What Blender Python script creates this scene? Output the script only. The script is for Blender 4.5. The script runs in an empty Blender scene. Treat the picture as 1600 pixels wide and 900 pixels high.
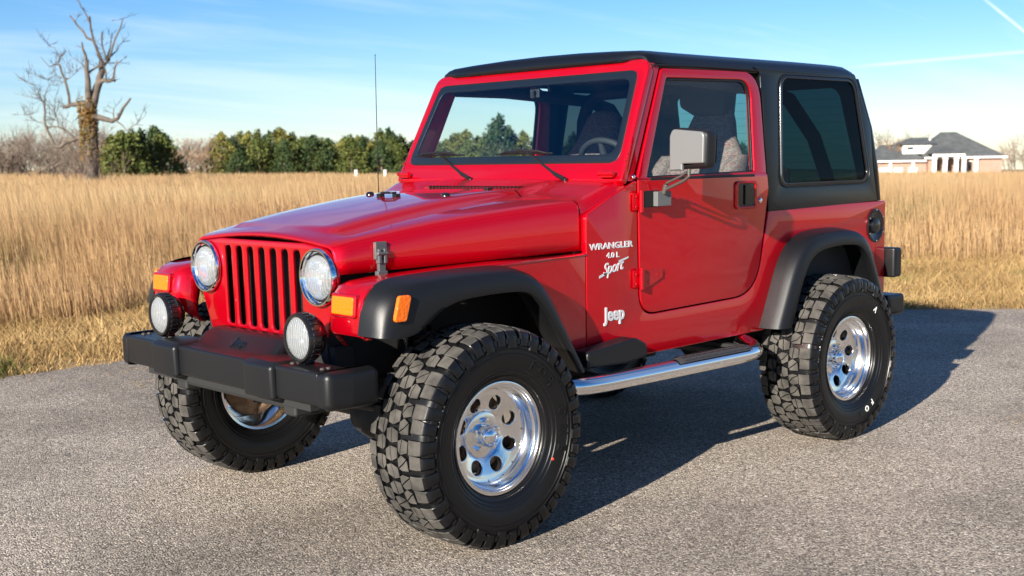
import bpy, bmesh, math, random
import numpy as np
from mathutils import Vector, Matrix
from math import sin, cos, pi, radians, sqrt, atan2

random.seed(7); rng = np.random.default_rng(11)
C = bpy.context.scene.collection
scene = bpy.context.scene

# ------------------------------------------------------------------ camera
# world frame: +X is the way the car faces, +Y its left side, Z up, origin on the ground under the front axle
CAM = Vector((2.9468, 4.1299, 1.4167))
cf = Vector((-0.679325, -0.721859, -0.13205)).normalized()
cr = cf.cross(Vector((0, 0, 1))).normalized(); cu = cr.cross(cf)
roll = -0.0169
r2 = cr * cos(roll) + cu * sin(roll); u2 = -cr * sin(roll) + cu * cos(roll)
cam_d = bpy.data.cameras.new('camera'); cam = bpy.data.objects.new('camera', cam_d); C.objects.link(cam)
cam.matrix_world = Matrix(((r2.x, u2.x, -cf.x, CAM.x), (r2.y, u2.y, -cf.y, CAM.y), (r2.z, u2.z, -cf.z, CAM.z), (0, 0, 0, 1)))
cam_d.sensor_width = 36; cam_d.lens = 36 * 1899.86 / 1600; cam_d.shift_y = 52.0 / 1600
cam_d.clip_start = 0.05; cam_d.clip_end = 2000
cam_d.dof.use_dof = True; cam_d.dof.focus_distance = 4.75; cam_d.dof.aperture_fstop = 5.0
scene.camera = cam

# ------------------------------------------------------------------ sun, sky, exposure
SUN = Vector((2.56, 0.75, 1.0)).normalized()          # towards the sun
sun_el = math.asin(SUN.z); sun_az = atan2(SUN.x, SUN.y)
sd = bpy.data.lights.new('sun', 'SUN'); sd.energy = 5.0; sd.angle = radians(0.5); sd.color = (1.0, 0.93, 0.82)
so = bpy.data.objects.new('sun', sd); C.objects.link(so)
so.rotation_euler = SUN.to_track_quat('Z', 'Y').to_euler(); so.location = (20, 8, 20)
w = bpy.data.worlds.new('World'); scene.world = w; w.use_nodes = True
nt = w.node_tree; nt.nodes.clear()
def N(t, typ, **kw):
    n = t.nodes.new(typ)
    for k, v in kw.items(): setattr(n, k, v)
    return n
def build_world():
    L = nt.links.new
    out = N(nt, 'ShaderNodeOutputWorld'); bg = N(nt, 'ShaderNodeBackground'); bg.inputs['Strength'].default_value = 0.05
    sky = N(nt, 'ShaderNodeTexSky', sky_type='NISHITA'); sky.sun_disc = False
    sky.sun_elevation = sun_el; sky.sun_rotation = sun_az; sky.air_density = 1.0; sky.dust_density = 0.05; sky.ozone_density = 3.0; sky.altitude = 300
    hsv = N(nt, 'ShaderNodeHueSaturation'); hsv.inputs['Saturation'].default_value = 1.24; hsv.inputs['Value'].default_value = 1.0
    wb = N(nt, 'ShaderNodeMix', data_type='RGBA', blend_type='MULTIPLY'); wb.inputs['Factor'].default_value = 1; L(sky.outputs[0], wb.inputs[6]); wb.inputs[7].default_value = (.90, .95, 1.13, 1)   # daylight white balance
    L(wb.outputs[2], hsv.inputs['Color'])
    tc = N(nt, 'ShaderNodeTexCoord'); sep = N(nt, 'ShaderNodeSeparateXYZ'); L(tc.outputs['Generated'], sep.inputs[0])
    # project the view direction on a cloud layer: xy / (z + .12)
    ad = N(nt, 'ShaderNodeMath', operation='ADD'); ad.inputs[1].default_value = 0.10; L(sep.outputs['Z'], ad.inputs[0])
    dx = N(nt, 'ShaderNodeMath', operation='DIVIDE'); L(sep.outputs['X'], dx.inputs[0]); L(ad.outputs[0], dx.inputs[1])
    dy = N(nt, 'ShaderNodeMath', operation='DIVIDE'); L(sep.outputs['Y'], dy.inputs[0]); L(ad.outputs[0], dy.inputs[1])
    cmb = N(nt, 'ShaderNodeCombineXYZ'); L(dx.outputs[0], cmb.inputs[0]); L(dy.outputs[0], cmb.inputs[1])
    mp = N(nt, 'ShaderNodeMapping'); mp.inputs['Scale'].default_value = (0.35, 1.5, 1); mp.inputs['Rotation'].default_value = (0, 0, radians(38)); L(cmb.outputs[0], mp.inputs[0])
    no = N(nt, 'ShaderNodeTexNoise'); no.inputs['Scale'].default_value = 0.9; no.inputs['Detail'].default_value = 7; no.inputs['Roughness'].default_value = 0.58; no.inputs['Distortion'].default_value = 0.5
    L(mp.outputs[0], no.inputs['Vector'])
    rp_ = N(nt, 'ShaderNodeValToRGB'); rp_.color_ramp.elements[0].position = 0.46; rp_.color_ramp.elements[1].position = 0.80
    rp_.color_ramp.elements[0].color = (0, 0, 0, 1); rp_.color_ramp.elements[1].color = (1, 1, 1, 1)
    L(no.outputs['Fac'], rp_.inputs[0])
    prev = rp_.outputs[0]
    mul = N(nt, 'ShaderNodeMath', operation='MULTIPLY'); mul.inputs[1].default_value = 0.40; L(prev, mul.inputs[0]); prev = mul.outputs[0]
    # thin contrails: bands around great circles (n . dir ~ 0), limited along their length
    for nrm, wid, axis, lo, hi, amp in CONTRAILS:
        d = N(nt, 'ShaderNodeVectorMath', operation='DOT_PRODUCT'); d.inputs[1].default_value = nrm; L(tc.outputs['Generated'], d.inputs[0])
        ab = N(nt, 'ShaderNodeMath', operation='ABSOLUTE'); L(d.outputs['Value'], ab.inputs[0])
        mr = N(nt, 'ShaderNodeMapRange'); mr.inputs['From Min'].default_value = wid; mr.inputs['From Max'].default_value = 0.0; mr.inputs['To Min'].default_value = 0; mr.inputs['To Max'].default_value = amp
        L(ab.outputs[0], mr.inputs['Value'])
        e = N(nt, 'ShaderNodeVectorMath', operation='DOT_PRODUCT'); e.inputs[1].default_value = axis; L(tc.outputs['Generated'], e.inputs[0])
        m2 = N(nt, 'ShaderNodeMapRange'); m2.inputs['From Min'].default_value = lo; m2.inputs['From Max'].default_value = hi; L(e.outputs['Value'], m2.inputs['Value'])
        mm = N(nt, 'ShaderNodeMath', operation='MULTIPLY'); L(mr.outputs[0], mm.inputs[0]); L(m2.outputs[0], mm.inputs[1])
        mx = N(nt, 'ShaderNodeMath', operation='MAXIMUM'); L(prev, mx.inputs[0]); L(mm.outputs[0], mx.inputs[1]); prev = mx.outputs[0]
    mix = N(nt, 'ShaderNodeMix', data_type='RGBA'); L(prev, mix.inputs['Factor']); L(hsv.outputs[0], mix.inputs[6]); mix.inputs[7].default_value = (9,9.6,10,1)
    L(mix.outputs[2], bg.inputs['Color']); L(bg.outputs[0], out.inputs[0])
def pixdir(px, py):
    return (r2 * ((px - 800) / 1899.86) + u2 * (-(py - 502) / 1899.86) + cf).normalized()
CONTRAILS = []
for a, b, wid, amp in (((1530, -8), (1604, 52), 0.0016, 0.75), ((1340, 104), (1610, 80), 0.0022, 0.5)):
    da, db = pixdir(*a), pixdir(*b); n_ = da.cross(db).normalized(); ax = (db - da).normalized()
    CONTRAILS.append((tuple(n_), wid, tuple(ax), ax.dot(da) - 0.01, ax.dot(da) + 0.02, amp))
build_world()
scene.view_settings.view_transform = 'Standard'; scene.view_settings.look = 'None'
scene.view_settings.exposure = 1.4; scene.view_settings.gamma = 1.0; scene.view_settings.use_curve_mapping = False
scene.render.engine = 'CYCLES'
scene.cycles.use_denoising = True
scene.cycles.max_bounces = 10; scene.cycles.transparent_max_bounces = 24
scene.cycles.use_adaptive_sampling = True

# ------------------------------------------------------------------ materials
def mat(name, col=(.5, .5, .5), rough=.5, metal=0., coat=0., spec=.5, bump=None, var=None, coat_rough=.03, ior=1.5):
    """bump=(scale, strength, detail); var=(scale, amount, second colour)"""
    m = bpy.data.materials.new(name); m.use_nodes = True; t = m.node_tree; b = t.nodes['Principled BSDF']
    b.inputs['Base Color'].default_value = (*col, 1); b.inputs['Roughness'].default_value = rough; b.inputs['Metallic'].default_value = metal
    b.inputs['Coat Weight'].default_value = coat; b.inputs['Coat Roughness'].default_value = coat_rough; b.inputs['Specular IOR Level'].default_value = spec
    b.inputs['IOR'].default_value = ior
    tc = None
    if bump or var: tc = N(t, 'ShaderNodeTexCoord')
    if bump:
        n = N(t, 'ShaderNodeTexNoise'); n.inputs['Scale'].default_value = bump[0]; n.inputs['Detail'].default_value = bump[2] if len(bump) > 2 else 3
        t.links.new(tc.outputs['Object'], n.inputs['Vector'])
        bp = N(t, 'ShaderNodeBump'); bp.inputs['Strength'].default_value = bump[1]; bp.inputs['Distance'].default_value = 0.004
        t.links.new(n.outputs['Fac'], bp.inputs['Height']); t.links.new(bp.outputs[0], b.inputs['Normal'])
    if var:
        n = N(t, 'ShaderNodeTexNoise'); n.inputs['Scale'].default_value = var[0]; n.inputs['Detail'].default_value = 5
        t.links.new(tc.outputs['Object'], n.inputs['Vector'])
        cr_ = N(t, 'ShaderNodeValToRGB'); cr_.color_ramp.elements[0].position = .35; cr_.color_ramp.elements[1].position = .68
        cr_.color_ramp.elements[0].color = (*col, 1); cr_.color_ramp.elements[1].color = (*var[2], 1)
        t.links.new(n.outputs['Fac'], cr_.inputs[0]); t.links.new(cr_.outputs[0], b.inputs['Base Color'])
    return m
M = {}
M['red'] = mat('red_paint', (.48, .0001, .008), .36, .58, 1.0, .1, coat_rough=.012); M['red'].node_tree.nodes['Principled BSDF'].inputs['Coat IOR'].default_value = 1.52
M['black_plastic'] = mat('black_textured_plastic', (.0055, .0058, .0068), .40, bump=(420, .10, 2), spec=.34)
M['hardtop'] = mat('black_hardtop', (.003, .0033, .0042), .28, bump=(500, .05, 2))
M['trim'] = mat('black_rubber_trim', (.008, .008, .009), .42, spec=.3)
M['gloss_black'] = mat('gloss_black', (.008, .008, .009), .18)
M['under'] = mat('underbody_black', (.010, .010, .010), .7)
M['steel'] = mat('dusty_steel', (.10, .09, .08), .5, .6)
M['rust'] = mat('rusty_iron', (.20, .11, .06), .75, .2, var=(30, 1, (.32, .22, .14)))
M['tread'] = mat('tyre_tread', (.038, .036, .033), .95, spec=.08, var=(14, 1, (.088, .081, .072)), bump=(160, .25, 3))
M['sidewall'] = mat('tyre_sidewall', (.0045, .0045, .005), .36, spec=.30, bump=(60, .10, 3))
M['chrome'] = mat('chrome', (.82, .83, .85), .055, 1.0)
M['alu'] = mat('polished_aluminium', (.84, .84, .84), .15, 1.0, bump=(25, .015, 2))
M['hole'] = mat('wheel_hole_shadow', (.02, .02, .02), .5, .4)
M['amber'] = mat('amber_lens', (.72, .125, .0005), .2, 0, .5, bump=(90, .5, 1))
M['lens'] = mat('headlamp_glass', (.62, .66, .68), .2, .75, 1.0, bump=(55, .35, 1))
M['reflector'] = mat('lamp_reflector', (.85, .87, .9), .10, 1.0, bump=(28, .25, 1))
M['fog_lens'] = mat('fog_lamp_glass', (.50, .52, .52), .25, .2, 1.0, bump=(70, .3, 1))
M['silver'] = mat('silver_paint', (.155, .158, .155), .42, .3)
M['mirror_grey'] = mat('mirror_grey', (.10, .10, .10), .5, 0, bump=(200, .08, 2))
M['decal'] = mat('silver_decal', (.46, .48, .50), .4, .0)
M['dark'] = mat('interior_dark', (.018, .018, .019), .7)
M['dash'] = mat('dashboard', (.035, .035, .037), .55, bump=(300, .1, 2))
M['white_letter'] = mat('white_lettering', (.75, .74, .70), .7)
M['red_dot'] = mat('red_dot', (.7, .05, .02), .6)
M['headliner'] = mat('headliner', (.10, .10, .10), .9)
M['mesh'] = mat('radiator', (.012, .012, .012), .5, .5, bump=(260, 1.0, 1))
M['latch'] = mat('latch_grey', (.075, .082, .085), .4, .2)

def fabric():
    m = mat('seat_fabric', (.16, .14, .13), .9); t = m.node_tree; b = t.nodes['Principled BSDF']
    tc = N(t, 'ShaderNodeTexCoord'); mp = N(t, 'ShaderNodeMapping'); mp.inputs['Scale'].default_value = (60, 30, 95); t.links.new(tc.outputs['Object'], mp.inputs[0])
    v = N(t, 'ShaderNodeTexNoise'); v.inputs['Scale'].default_value = 1.0; v.inputs['Detail'].default_value = 2; t.links.new(mp.outputs[0], v.inputs['Vector'])
    r = N(t, 'ShaderNodeValToRGB'); r.color_ramp.interpolation = 'CONSTANT'
    e = r.color_ramp.elements; e[0].position = 0; e[0].color = (.115, .085, .075, 1); e[1].position = .46; e[1].color = (.17, .14, .125, 1)
    x = e.new(.56); x.color = (.15, .045, .04, 1); x = e.new(.62); x.color = (.10, .08, .075, 1)
    t.links.new(v.outputs['Fac'], r.inputs[0]); t.links.new(r.outputs[0], b.inputs['Base Color'])
    return m
M['fabric'] = fabric()
M['seat_side'] = mat('seat_side_cloth', (.20, .175, .155), .9, bump=(300, .2, 2))

def glass(name, tint, refl=1.0):
    m = bpy.data.materials.new(name); m.use_nodes = True; t = m.node_tree; t.nodes.clear()
    o = N(t, 'ShaderNodeOutputMaterial'); tr = N(t, 'ShaderNodeBsdfTransparent'); tr.inputs[0].default_value = (*tint, 1)
    gl = N(t, 'ShaderNodeBsdfGlossy'); gl.inputs['Roughness'].default_value = 0.0; gl.inputs[0].default_value = (1, 1, 1, 1)
    lw = N(t, 'ShaderNodeLayerWeight'); lw.inputs['Blend'].default_value = .5
    pw = N(t, 'ShaderNodeMath', operation='POWER'); pw.inputs[1].default_value = 5; t.links.new(lw.outputs['Facing'], pw.inputs[0])
    mu = N(t, 'ShaderNodeMath', operation='MULTIPLY_ADD'); mu.inputs[1].default_value = .85 * refl; mu.inputs[2].default_value = .06 * refl; t.links.new(pw.outputs[0], mu.inputs[0])
    mx = N(t, 'ShaderNodeMixShader'); t.links.new(mu.outputs[0], mx.inputs[0]); t.links.new(tr.outputs[0], mx.inputs[1]); t.links.new(gl.outputs[0], mx.inputs[2])
    t.links.new(mx.outputs[0], o.inputs[0]); return m
M['glass'] = glass('windscreen_glass', (.82, .92, .93), 1.5)
def lens_mat(name, milk, col):
    m = bpy.data.materials.new(name); m.use_nodes = True; t = m.node_tree; t.nodes.clear(); L = t.links.new
    o = N(t, 'ShaderNodeOutputMaterial'); tr = N(t, 'ShaderNodeBsdfTransparent'); tr.inputs[0].default_value = (.93, .96, .97, 1); gl = N(t, 'ShaderNodeBsdfGlossy'); gl.inputs['Roughness'].default_value = .03
    df = N(t, 'ShaderNodeBsdfDiffuse'); df.inputs[0].default_value = (*col, 1); tc = N(t, 'ShaderNodeTexCoord'); wv = N(t, 'ShaderNodeTexWave'); wv.bands_direction = 'Y'; wv.inputs['Scale'].default_value = 26; wv.inputs['Distortion'].default_value = .0
    ck = N(t, 'ShaderNodeTexVoronoi'); ck.inputs['Scale'].default_value = 38; L(tc.outputs['Object'], ck.inputs['Vector']); L(tc.outputs['Object'], wv.inputs['Vector'])
    ad = N(t, 'ShaderNodeMath', operation='ADD'); L(wv.outputs['Fac'], ad.inputs[0]); L(ck.outputs['Distance'], ad.inputs[1]); bp = N(t, 'ShaderNodeBump'); bp.inputs['Strength'].default_value = .7; bp.inputs['Distance'].default_value = .004; L(ad.outputs[0], bp.inputs['Height'])
    L(bp.outputs[0], gl.inputs['Normal']); L(bp.outputs[0], df.inputs['Normal'])
    m1 = N(t, 'ShaderNodeMixShader'); m1.inputs[0].default_value = milk; L(tr.outputs[0], m1.inputs[1]); L(df.outputs[0], m1.inputs[2])
    mm = N(t, 'ShaderNodeMath', operation='MULTIPLY'); mm.inputs[1].default_value = milk; L(wv.outputs['Fac'], mm.inputs[0]); m3 = N(t, 'ShaderNodeMath', operation='MULTIPLY_ADD'); L(mm.outputs[0], m3.inputs[0]); m3.inputs[1].default_value = .35; m3.inputs[2].default_value = milk * .8; L(m3.outputs[0], m1.inputs[0])
    m2 = N(t, 'ShaderNodeMixShader'); m2.inputs[0].default_value = .14; L(m1.outputs[0], m2.inputs[1]); L(gl.outputs[0], m2.inputs[2]); L(m2.outputs[0], o.inputs[0]); return m
M['lens'] = lens_mat('headlamp_glass_fluted', .36, (.52, .55, .56)); M['fog_lens'] = lens_mat('fog_lamp_glass_fluted', .70, (.29, .30, .30))
M['door_glass'] = glass('door_glass', (.90, .96, .95), .8)
M['tint_glass'] = glass('dark_tinted_glass', (.055, .085, .095), .24); M['rear_glass'] = glass('rear_tinted_glass', (.11, .29, .35), .5)

# ------------------------------------------------------------------ mesh helpers
def link_mesh(name, verts, faces, mats, parent=None, mi=None, smooth=35, bevel=0, seg=2, loc=None, bang=35):
    me = bpy.data.meshes.new(name); me.from_pydata([tuple(v) for v in verts], [], faces)
    if not isinstance(mats, (list, tuple)): mats = [mats]
    for m in mats: me.materials.append(m)
    if mi is not None: me.polygons.foreach_set('material_index', mi)
    bm = bmesh.new(); bm.from_mesh(me); bmesh.ops.recalc_face_normals(bm, faces=bm.faces); bm.to_mesh(me); bm.free()
    o = bpy.data.objects.new(name, me); C.objects.link(o)
    if parent: o.parent = parent
    if loc: o.location = loc
    if smooth:
        me.polygons.foreach_set('use_smooth', [True] * len(me.polygons))
        if bevel:
            b = o.modifiers.new('bevel', 'BEVEL'); b.width = bevel; b.segments = seg; b.limit_method = 'ANGLE'; b.angle_limit = radians(bang); b.harden_normals = True
        else: me.set_sharp_from_angle(angle=radians(smooth))
    return o
class MB:
    def __init__(s): s.v = []; s.f = []; s.m = []
    def add(s, v, f, mi=0):
        k = len(s.v); s.v += [tuple(p) for p in v]; s.f += [tuple(i + k for i in q) for q in f]; s.m += [mi] * len(f); return s
    def box(s, x0, x1, y0, y1, z0, z1, mi=0):
        v = [(x, y, z) for x in (x0, x1) for y in (y0, y1) for z in (z0, z1)]
        return s.add(v, [(0, 1, 3, 2), (4, 6, 7, 5), (0, 4, 5, 1), (2, 3, 7, 6), (0, 2, 6, 4), (1, 5, 7, 3)], mi)
    def prism(s, poly, fn, a, b, mi=0):
        """poly: 2D points; fn(u, v, w) -> 3D; from w=a to w=b"""
        n = len(poly); v = [fn(u, w_, a) for u, w_ in poly] + [fn(u, w_, b) for u, w_ in poly]
        f = [tuple(range(n - 1, -1, -1)), tuple(range(n, 2 * n))] + [(i, (i + 1) % n, n + (i + 1) % n, n + i) for i in range(n)]
        return s.add(v, f, mi)
    def grid(s, rings, closed=False, caps=False, mi=0):
        n = len(rings[0]); v = [p for r in rings for p in r]; f = []
        for i in range(len(rings) - 1):
            for j in range(n if closed else n - 1):
                a = i * n + j; b = i * n + (j + 1) % n; f.append((a, b, b + n, a + n))
        if caps: f += [tuple(range(n - 1, -1, -1)), tuple(range((len(rings) - 1) * n, len(rings) * n))]
        return s.add(v, f, mi)
    def tube(s, pts, r, n=10, caps=True, mi=0):
        pts = [Vector(p) for p in pts]; rr = r if isinstance(r, (list, tuple)) else [r] * len(pts); rings = []; up = None
        for i, p in enumerate(pts):
            d = (pts[min(i + 1, len(pts) - 1)] - pts[max(i - 1, 0)]).normalized()
            if up is None: up = d.orthogonal().normalized()
            up = (up - d * up.dot(d)); up = up.normalized() if up.length > 1e-6 else d.orthogonal().normalized(); sd_ = d.cross(up)
            rings.append([tuple(p + (up * cos(2 * pi * k / n) + sd_ * sin(2 * pi * k / n)) * rr[i]) for k in range(n)])
        return s.grid(rings, True, caps, mi)
    def lathe(s, prof, fn, n=48, mi=0):
        """prof: (r, h); fn(x, y, h) -> 3D"""
        rings = [[fn(r * cos(2 * pi * k / n), r * sin(2 * pi * k / n), h) for k in range(n)] for r, h in prof]
        return s.grid(rings, True, False, mi)
    def build(s, name, mats, parent=None, **kw):
        return link_mesh(name, s.v, s.f, mats, parent, mi=s.m, **kw)
def fillet(pts, n=6):
    """closed 2D polygon of (x, y, r) -> points with rounded corners"""
    out = []; k = len(pts)
    for i in range(k):
        p = Vector(pts[i][:2]); r = pts[i][2] if len(pts[i]) > 2 else 0
        if r <= 0: out.append(tuple(p)); continue
        a = (Vector(pts[i - 1][:2]) - p); b = (Vector(pts[(i + 1) % k][:2]) - p); la, lb = a.length, b.length; a.normalize(); b.normalize()
        ang = a.angle(b); t = min(r / math.tan(ang / 2), la * .49, lb * .49)
        p0, p1 = p + a * t, p + b * t
        for j in range(n + 1):
            q = j / n; out.append(tuple((p0 * (1 - q) + p * q) * (1 - q) + (p * (1 - q) + p1 * q) * q))
    return out
def curve_mesh(cu_):
    o = bpy.data.objects.new('tmp', cu_); C.objects.link(o)
    dg = bpy.context.evaluated_depsgraph_get(); me = bpy.data.meshes.new_from_object(o.evaluated_get(dg))
    v = [tuple(x.co) for x in me.vertices]; f = [tuple(p.vertices) for p in me.polygons]
    bpy.data.objects.remove(o); bpy.data.curves.remove(cu_); bpy.data.meshes.remove(me); return v, f
def panel(loops, half, bev=0, res=2):
    cu_ = bpy.data.curves.new('tmp', 'CURVE'); cu_.dimensions = '2D'; cu_.fill_mode = 'BOTH'
    cu_.extrude = max(half - bev, 0); cu_.bevel_depth = bev; cu_.bevel_resolution = res; cu_.offset = -bev
    for lp in loops:
        sp = cu_.splines.new('POLY'); sp.points.add(len(lp) - 1)
        for p, q in zip(sp.points, lp): p.co = (q[0], q[1], 0, 1)
        sp.use_cyclic_u = True
    return curve_mesh(cu_)
def weld(o, d=1e-4):
    bm = bmesh.new(); bm.from_mesh(o.data); bmesh.ops.remove_doubles(bm, verts=bm.verts, dist=d); bmesh.ops.recalc_face_normals(bm, faces=bm.faces); bm.to_mesh(o.data); bm.free()
def panel_obj(name, loops, half, fn, mats, parent, bev=0, smooth=30):
    v, f = panel(loops, half, bev); o = link_mesh(name, [fn(*p) for p in v], f, mats, parent, smooth=0)
    weld(o); o.data.polygons.foreach_set('use_smooth', [True] * len(o.data.polygons)); o.data.set_sharp_from_angle(angle=radians(smooth)); return o
def text_obj(name, body, size, fn, m, parent, ext=.0012, off=0, shear=0, sx=1, rot=0, space=1, align='CENTER'):
    cu_ = bpy.data.curves.new('tmp', 'FONT'); cu_.body = body; cu_.size = size; cu_.extrude = ext; cu_.offset = off; cu_.shear = shear; cu_.space_character = space
    cu_.align_x = align; cu_.align_y = 'CENTER'; cu_.resolution_u = 3
    v, f = curve_mesh(cu_); ca, sa = cos(rot), sin(rot)
    v = [(x * sx * ca - y * sa, x * sx * sa + y * ca, z) for x, y, z in v]
    return link_mesh(name, [fn(*p) for p in v], f, m, parent, smooth=0)
def mirror(o, parent=None):
    me = o.data.copy(); co = np.empty(len(me.vertices) * 3); me.vertices.foreach_get('co', co); co = co.reshape(-1, 3); co[:, 1] *= -1; me.vertices.foreach_set('co', co.ravel()); me.flip_normals()
    c = o.copy(); c.data = me; C.objects.link(c); c.location = (o.location.x, -o.location.y, o.location.z)
    c.parent = parent if parent else o.parent
    for ch in list(o.children): mirror(ch, c)
    return c
def empty(name, loc=(0, 0, 0), rz=0):
    o = bpy.data.objects.new(name, None); C.objects.link(o); o.location = loc; o.rotation_euler = (0, 0, rz); o.empty_display_size = .2; return o
def tag(o, label=None, cat=None, group=None, kind=None):
    if label: o['label'] = label
    if cat: o['category'] = cat
    if group: o['group'] = group
    if kind: o['kind'] = kind
    return o
def sstep(a, b, x):
    t = np.clip((x - a) / (b - a), 0, 1); return t * t * (3 - 2 * t)
def lerp(xs, ys, x): return float(np.interp(x, xs, ys))
# ------------------------------------------------------------------ the setting
FH = Vector((cf.x, cf.y, 0)).normalized(); RH = Vector((cr.x, cr.y, 0)).normalized()
def place(lat, fw): return CAM.x + FH.x * fw + RH.x * lat, CAM.y + FH.y * fw + RH.y * lat
def terrain(x, y):
    """gentle fall of the field away from the paved pad"""
    dx, dy = x - CAM.x, y - CAM.y; fw = dx * FH.x + dy * FH.y; lat = dx * RH.x + dy * RH.y; d = np.hypot(dx, dy)
    return -(0.0068 * np.maximum(fw, 0) + 0.0163 * lat) * sstep(14, 45, d) * (fw > -10) - .012
EDGE = np.array([(60, -3.6), (8, -4.05), (0, -4.21), (-1.06, -4.26), (-2.6, -4.32), (-4.1, -4.1), (-5.4, -3.15), (-7.13, -1.47), (-7.9, -.64), (-10.2, 1.75), (-15, 6.9), (-40, 34)], float)
def seg_dist(x, y):
    """signed distance to the pad edge, positive on the field side"""
    best = np.full(x.shape, 1e9); sg = np.ones(x.shape)
    for a, b in zip(EDGE[:-1], EDGE[1:]):
        d = b - a; t = np.clip(((x - a[0]) * d[0] + (y - a[1]) * d[1]) / (d @ d), 0, 1); px, py = a[0] + d[0] * t, a[1] + d[1] * t
        q = np.hypot(x - px, y - py); cr_ = d[0] * (y - a[1]) - d[1] * (x - a[0]); m = q < best; best = np.where(m, q, best); sg = np.where(m, np.where(cr_ > 0, 1, -1), sg)
    return best * sg

def mat_ground():
    m = mat('field_soil', (.20, .13, .06), .95); t = m.node_tree; b = t.nodes['Principled BSDF']; b.inputs['Specular IOR Level'].default_value = .1
    g = N(t, 'ShaderNodeNewGeometry'); n = N(t, 'ShaderNodeTexNoise'); n.inputs['Scale'].default_value = 1.2; n.inputs['Detail'].default_value = 9; n.inputs['Roughness'].default_value = .7
    t.links.new(g.outputs['Position'], n.inputs['Vector']); r = N(t, 'ShaderNodeValToRGB'); e = r.color_ramp.elements
    e[0].position = .3; e[0].color = (.20, .135, .07, 1); e[1].position = .72; e[1].color = (.40, .28, .14, 1); x = e.new(.5); x.color = (.31, .21, .105, 1)
    t.links.new(n.outputs['Fac'], r.inputs[0]); t.links.new(r.outputs[0], b.inputs['Base Color']); return m
def mat_asphalt():
    m = mat('asphalt_aggregate', (.2, .2, .2), .9); t = m.node_tree; b = t.nodes['Principled BSDF']; L = t.links.new; b.inputs['Specular IOR Level'].default_value = .25
    g = N(t, 'ShaderNodeNewGeometry'); P = g.outputs['Position']
    v = N(t, 'ShaderNodeTexVoronoi'); v.inputs['Scale'].default_value = 135; L(P, v.inputs['Vector'])                    # stones about 8 mm
    v2 = N(t, 'ShaderNodeTexVoronoi'); v2.inputs['Scale'].default_value = 48; L(P, v2.inputs['Vector'])                  # a few larger ones
    big = N(t, 'ShaderNodeTexNoise'); big.inputs['Scale'].default_value = .55; big.inputs['Detail'].default_value = 6; big.inputs['Roughness'].default_value = .62; L(P, big.inputs['Vector'])
    fine = N(t, 'ShaderNodeTexNoise'); fine.inputs['Scale'].default_value = 55; fine.inputs['Detail'].default_value = 4; L(P, fine.inputs['Vector'])
    r = N(t, 'ShaderNodeValToRGB'); e = r.color_ramp.elements; e[0].position = 0; e[0].color = (.085, .071, .057, 1); e[1].position = 1; e[1].color = (.60, .515, .42, 1)
    for p, c in ((.22, (.185, .155, .124)), (.52, (.297, .251, .203)), (.82, (.395, .334, .270)), (.95, (.49, .417, .338))): x = e.new(p); x.color = (*c, 1)
    sp = N(t, 'ShaderNodeSeparateColor'); L(v.outputs['Color'], sp.inputs[0]); L(sp.outputs[0], r.inputs[0])
    # bigger pale stones
    sp2 = N(t, 'ShaderNodeSeparateColor'); L(v2.outputs['Color'], sp2.inputs[0]); gt = N(t, 'ShaderNodeMath', operation='GREATER_THAN'); gt.inputs[1].default_value = .965; L(sp2.outputs[1], gt.inputs[0])
    lt = N(t, 'ShaderNodeMath', operation='LESS_THAN'); lt.inputs[1].default_value = .42; L(v2.outputs['Distance'], lt.inputs[0]); an = N(t, 'ShaderNodeMath', operation='MULTIPLY'); L(gt.outputs[0], an.inputs[0]); L(lt.outputs[0], an.inputs[1])
    mx = N(t, 'ShaderNodeMix', data_type='RGBA'); L(an.outputs[0], mx.inputs['Factor']); L(r.outputs[0], mx.inputs[6]); mx.inputs[7].default_value = (.50, .46, .40, 1)
    # worn patches: brightness modulation over metres
    mr = N(t, 'ShaderNodeMapRange'); mr.inputs['From Min'].default_value = .38; mr.inputs['From Max'].default_value = .58; mr.inputs['To Min'].default_value = .70; mr.inputs['To Max'].default_value = 1.12; L(big.outputs['Fac'], mr.inputs['Value'])
    mf = N(t, 'ShaderNodeMapRange'); mf.inputs['From Min'].default_value = .3; mf.inputs['From Max'].default_value = .7; mf.inputs['To Min'].default_value = .80; mf.inputs['To Max'].default_value = 1.18; L(fine.outputs['Fac'], mf.inputs['Value'])
    mm = N(t, 'ShaderNodeMath', operation='MULTIPLY'); L(mr.outputs[0], mm.inputs[0]); L(mf.outputs[0], mm.inputs[1])
    ml = N(t, 'ShaderNodeMix', data_type='RGBA', blend_type='MULTIPLY'); ml.inputs['Factor'].default_value = 1; L(mx.outputs[2], ml.inputs[6]); L(mm.outputs[0], ml.inputs[7]); L(ml.outputs[2], b.inputs['Base Color'])
    h = N(t, 'ShaderNodeMath', operation='MULTIPLY_ADD'); L(v.outputs['Distance'], h.inputs[0]); h.inputs[1].default_value = -1.0; L(fine.outputs['Fac'], h.inputs[2])
    bp = N(t, 'ShaderNodeBump'); bp.inputs['Strength'].default_value = .7; bp.inputs['Distance'].default_value = .008; L(h.outputs[0], bp.inputs['Height']); L(bp.outputs[0], b.inputs['Normal'])
    return m
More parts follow.
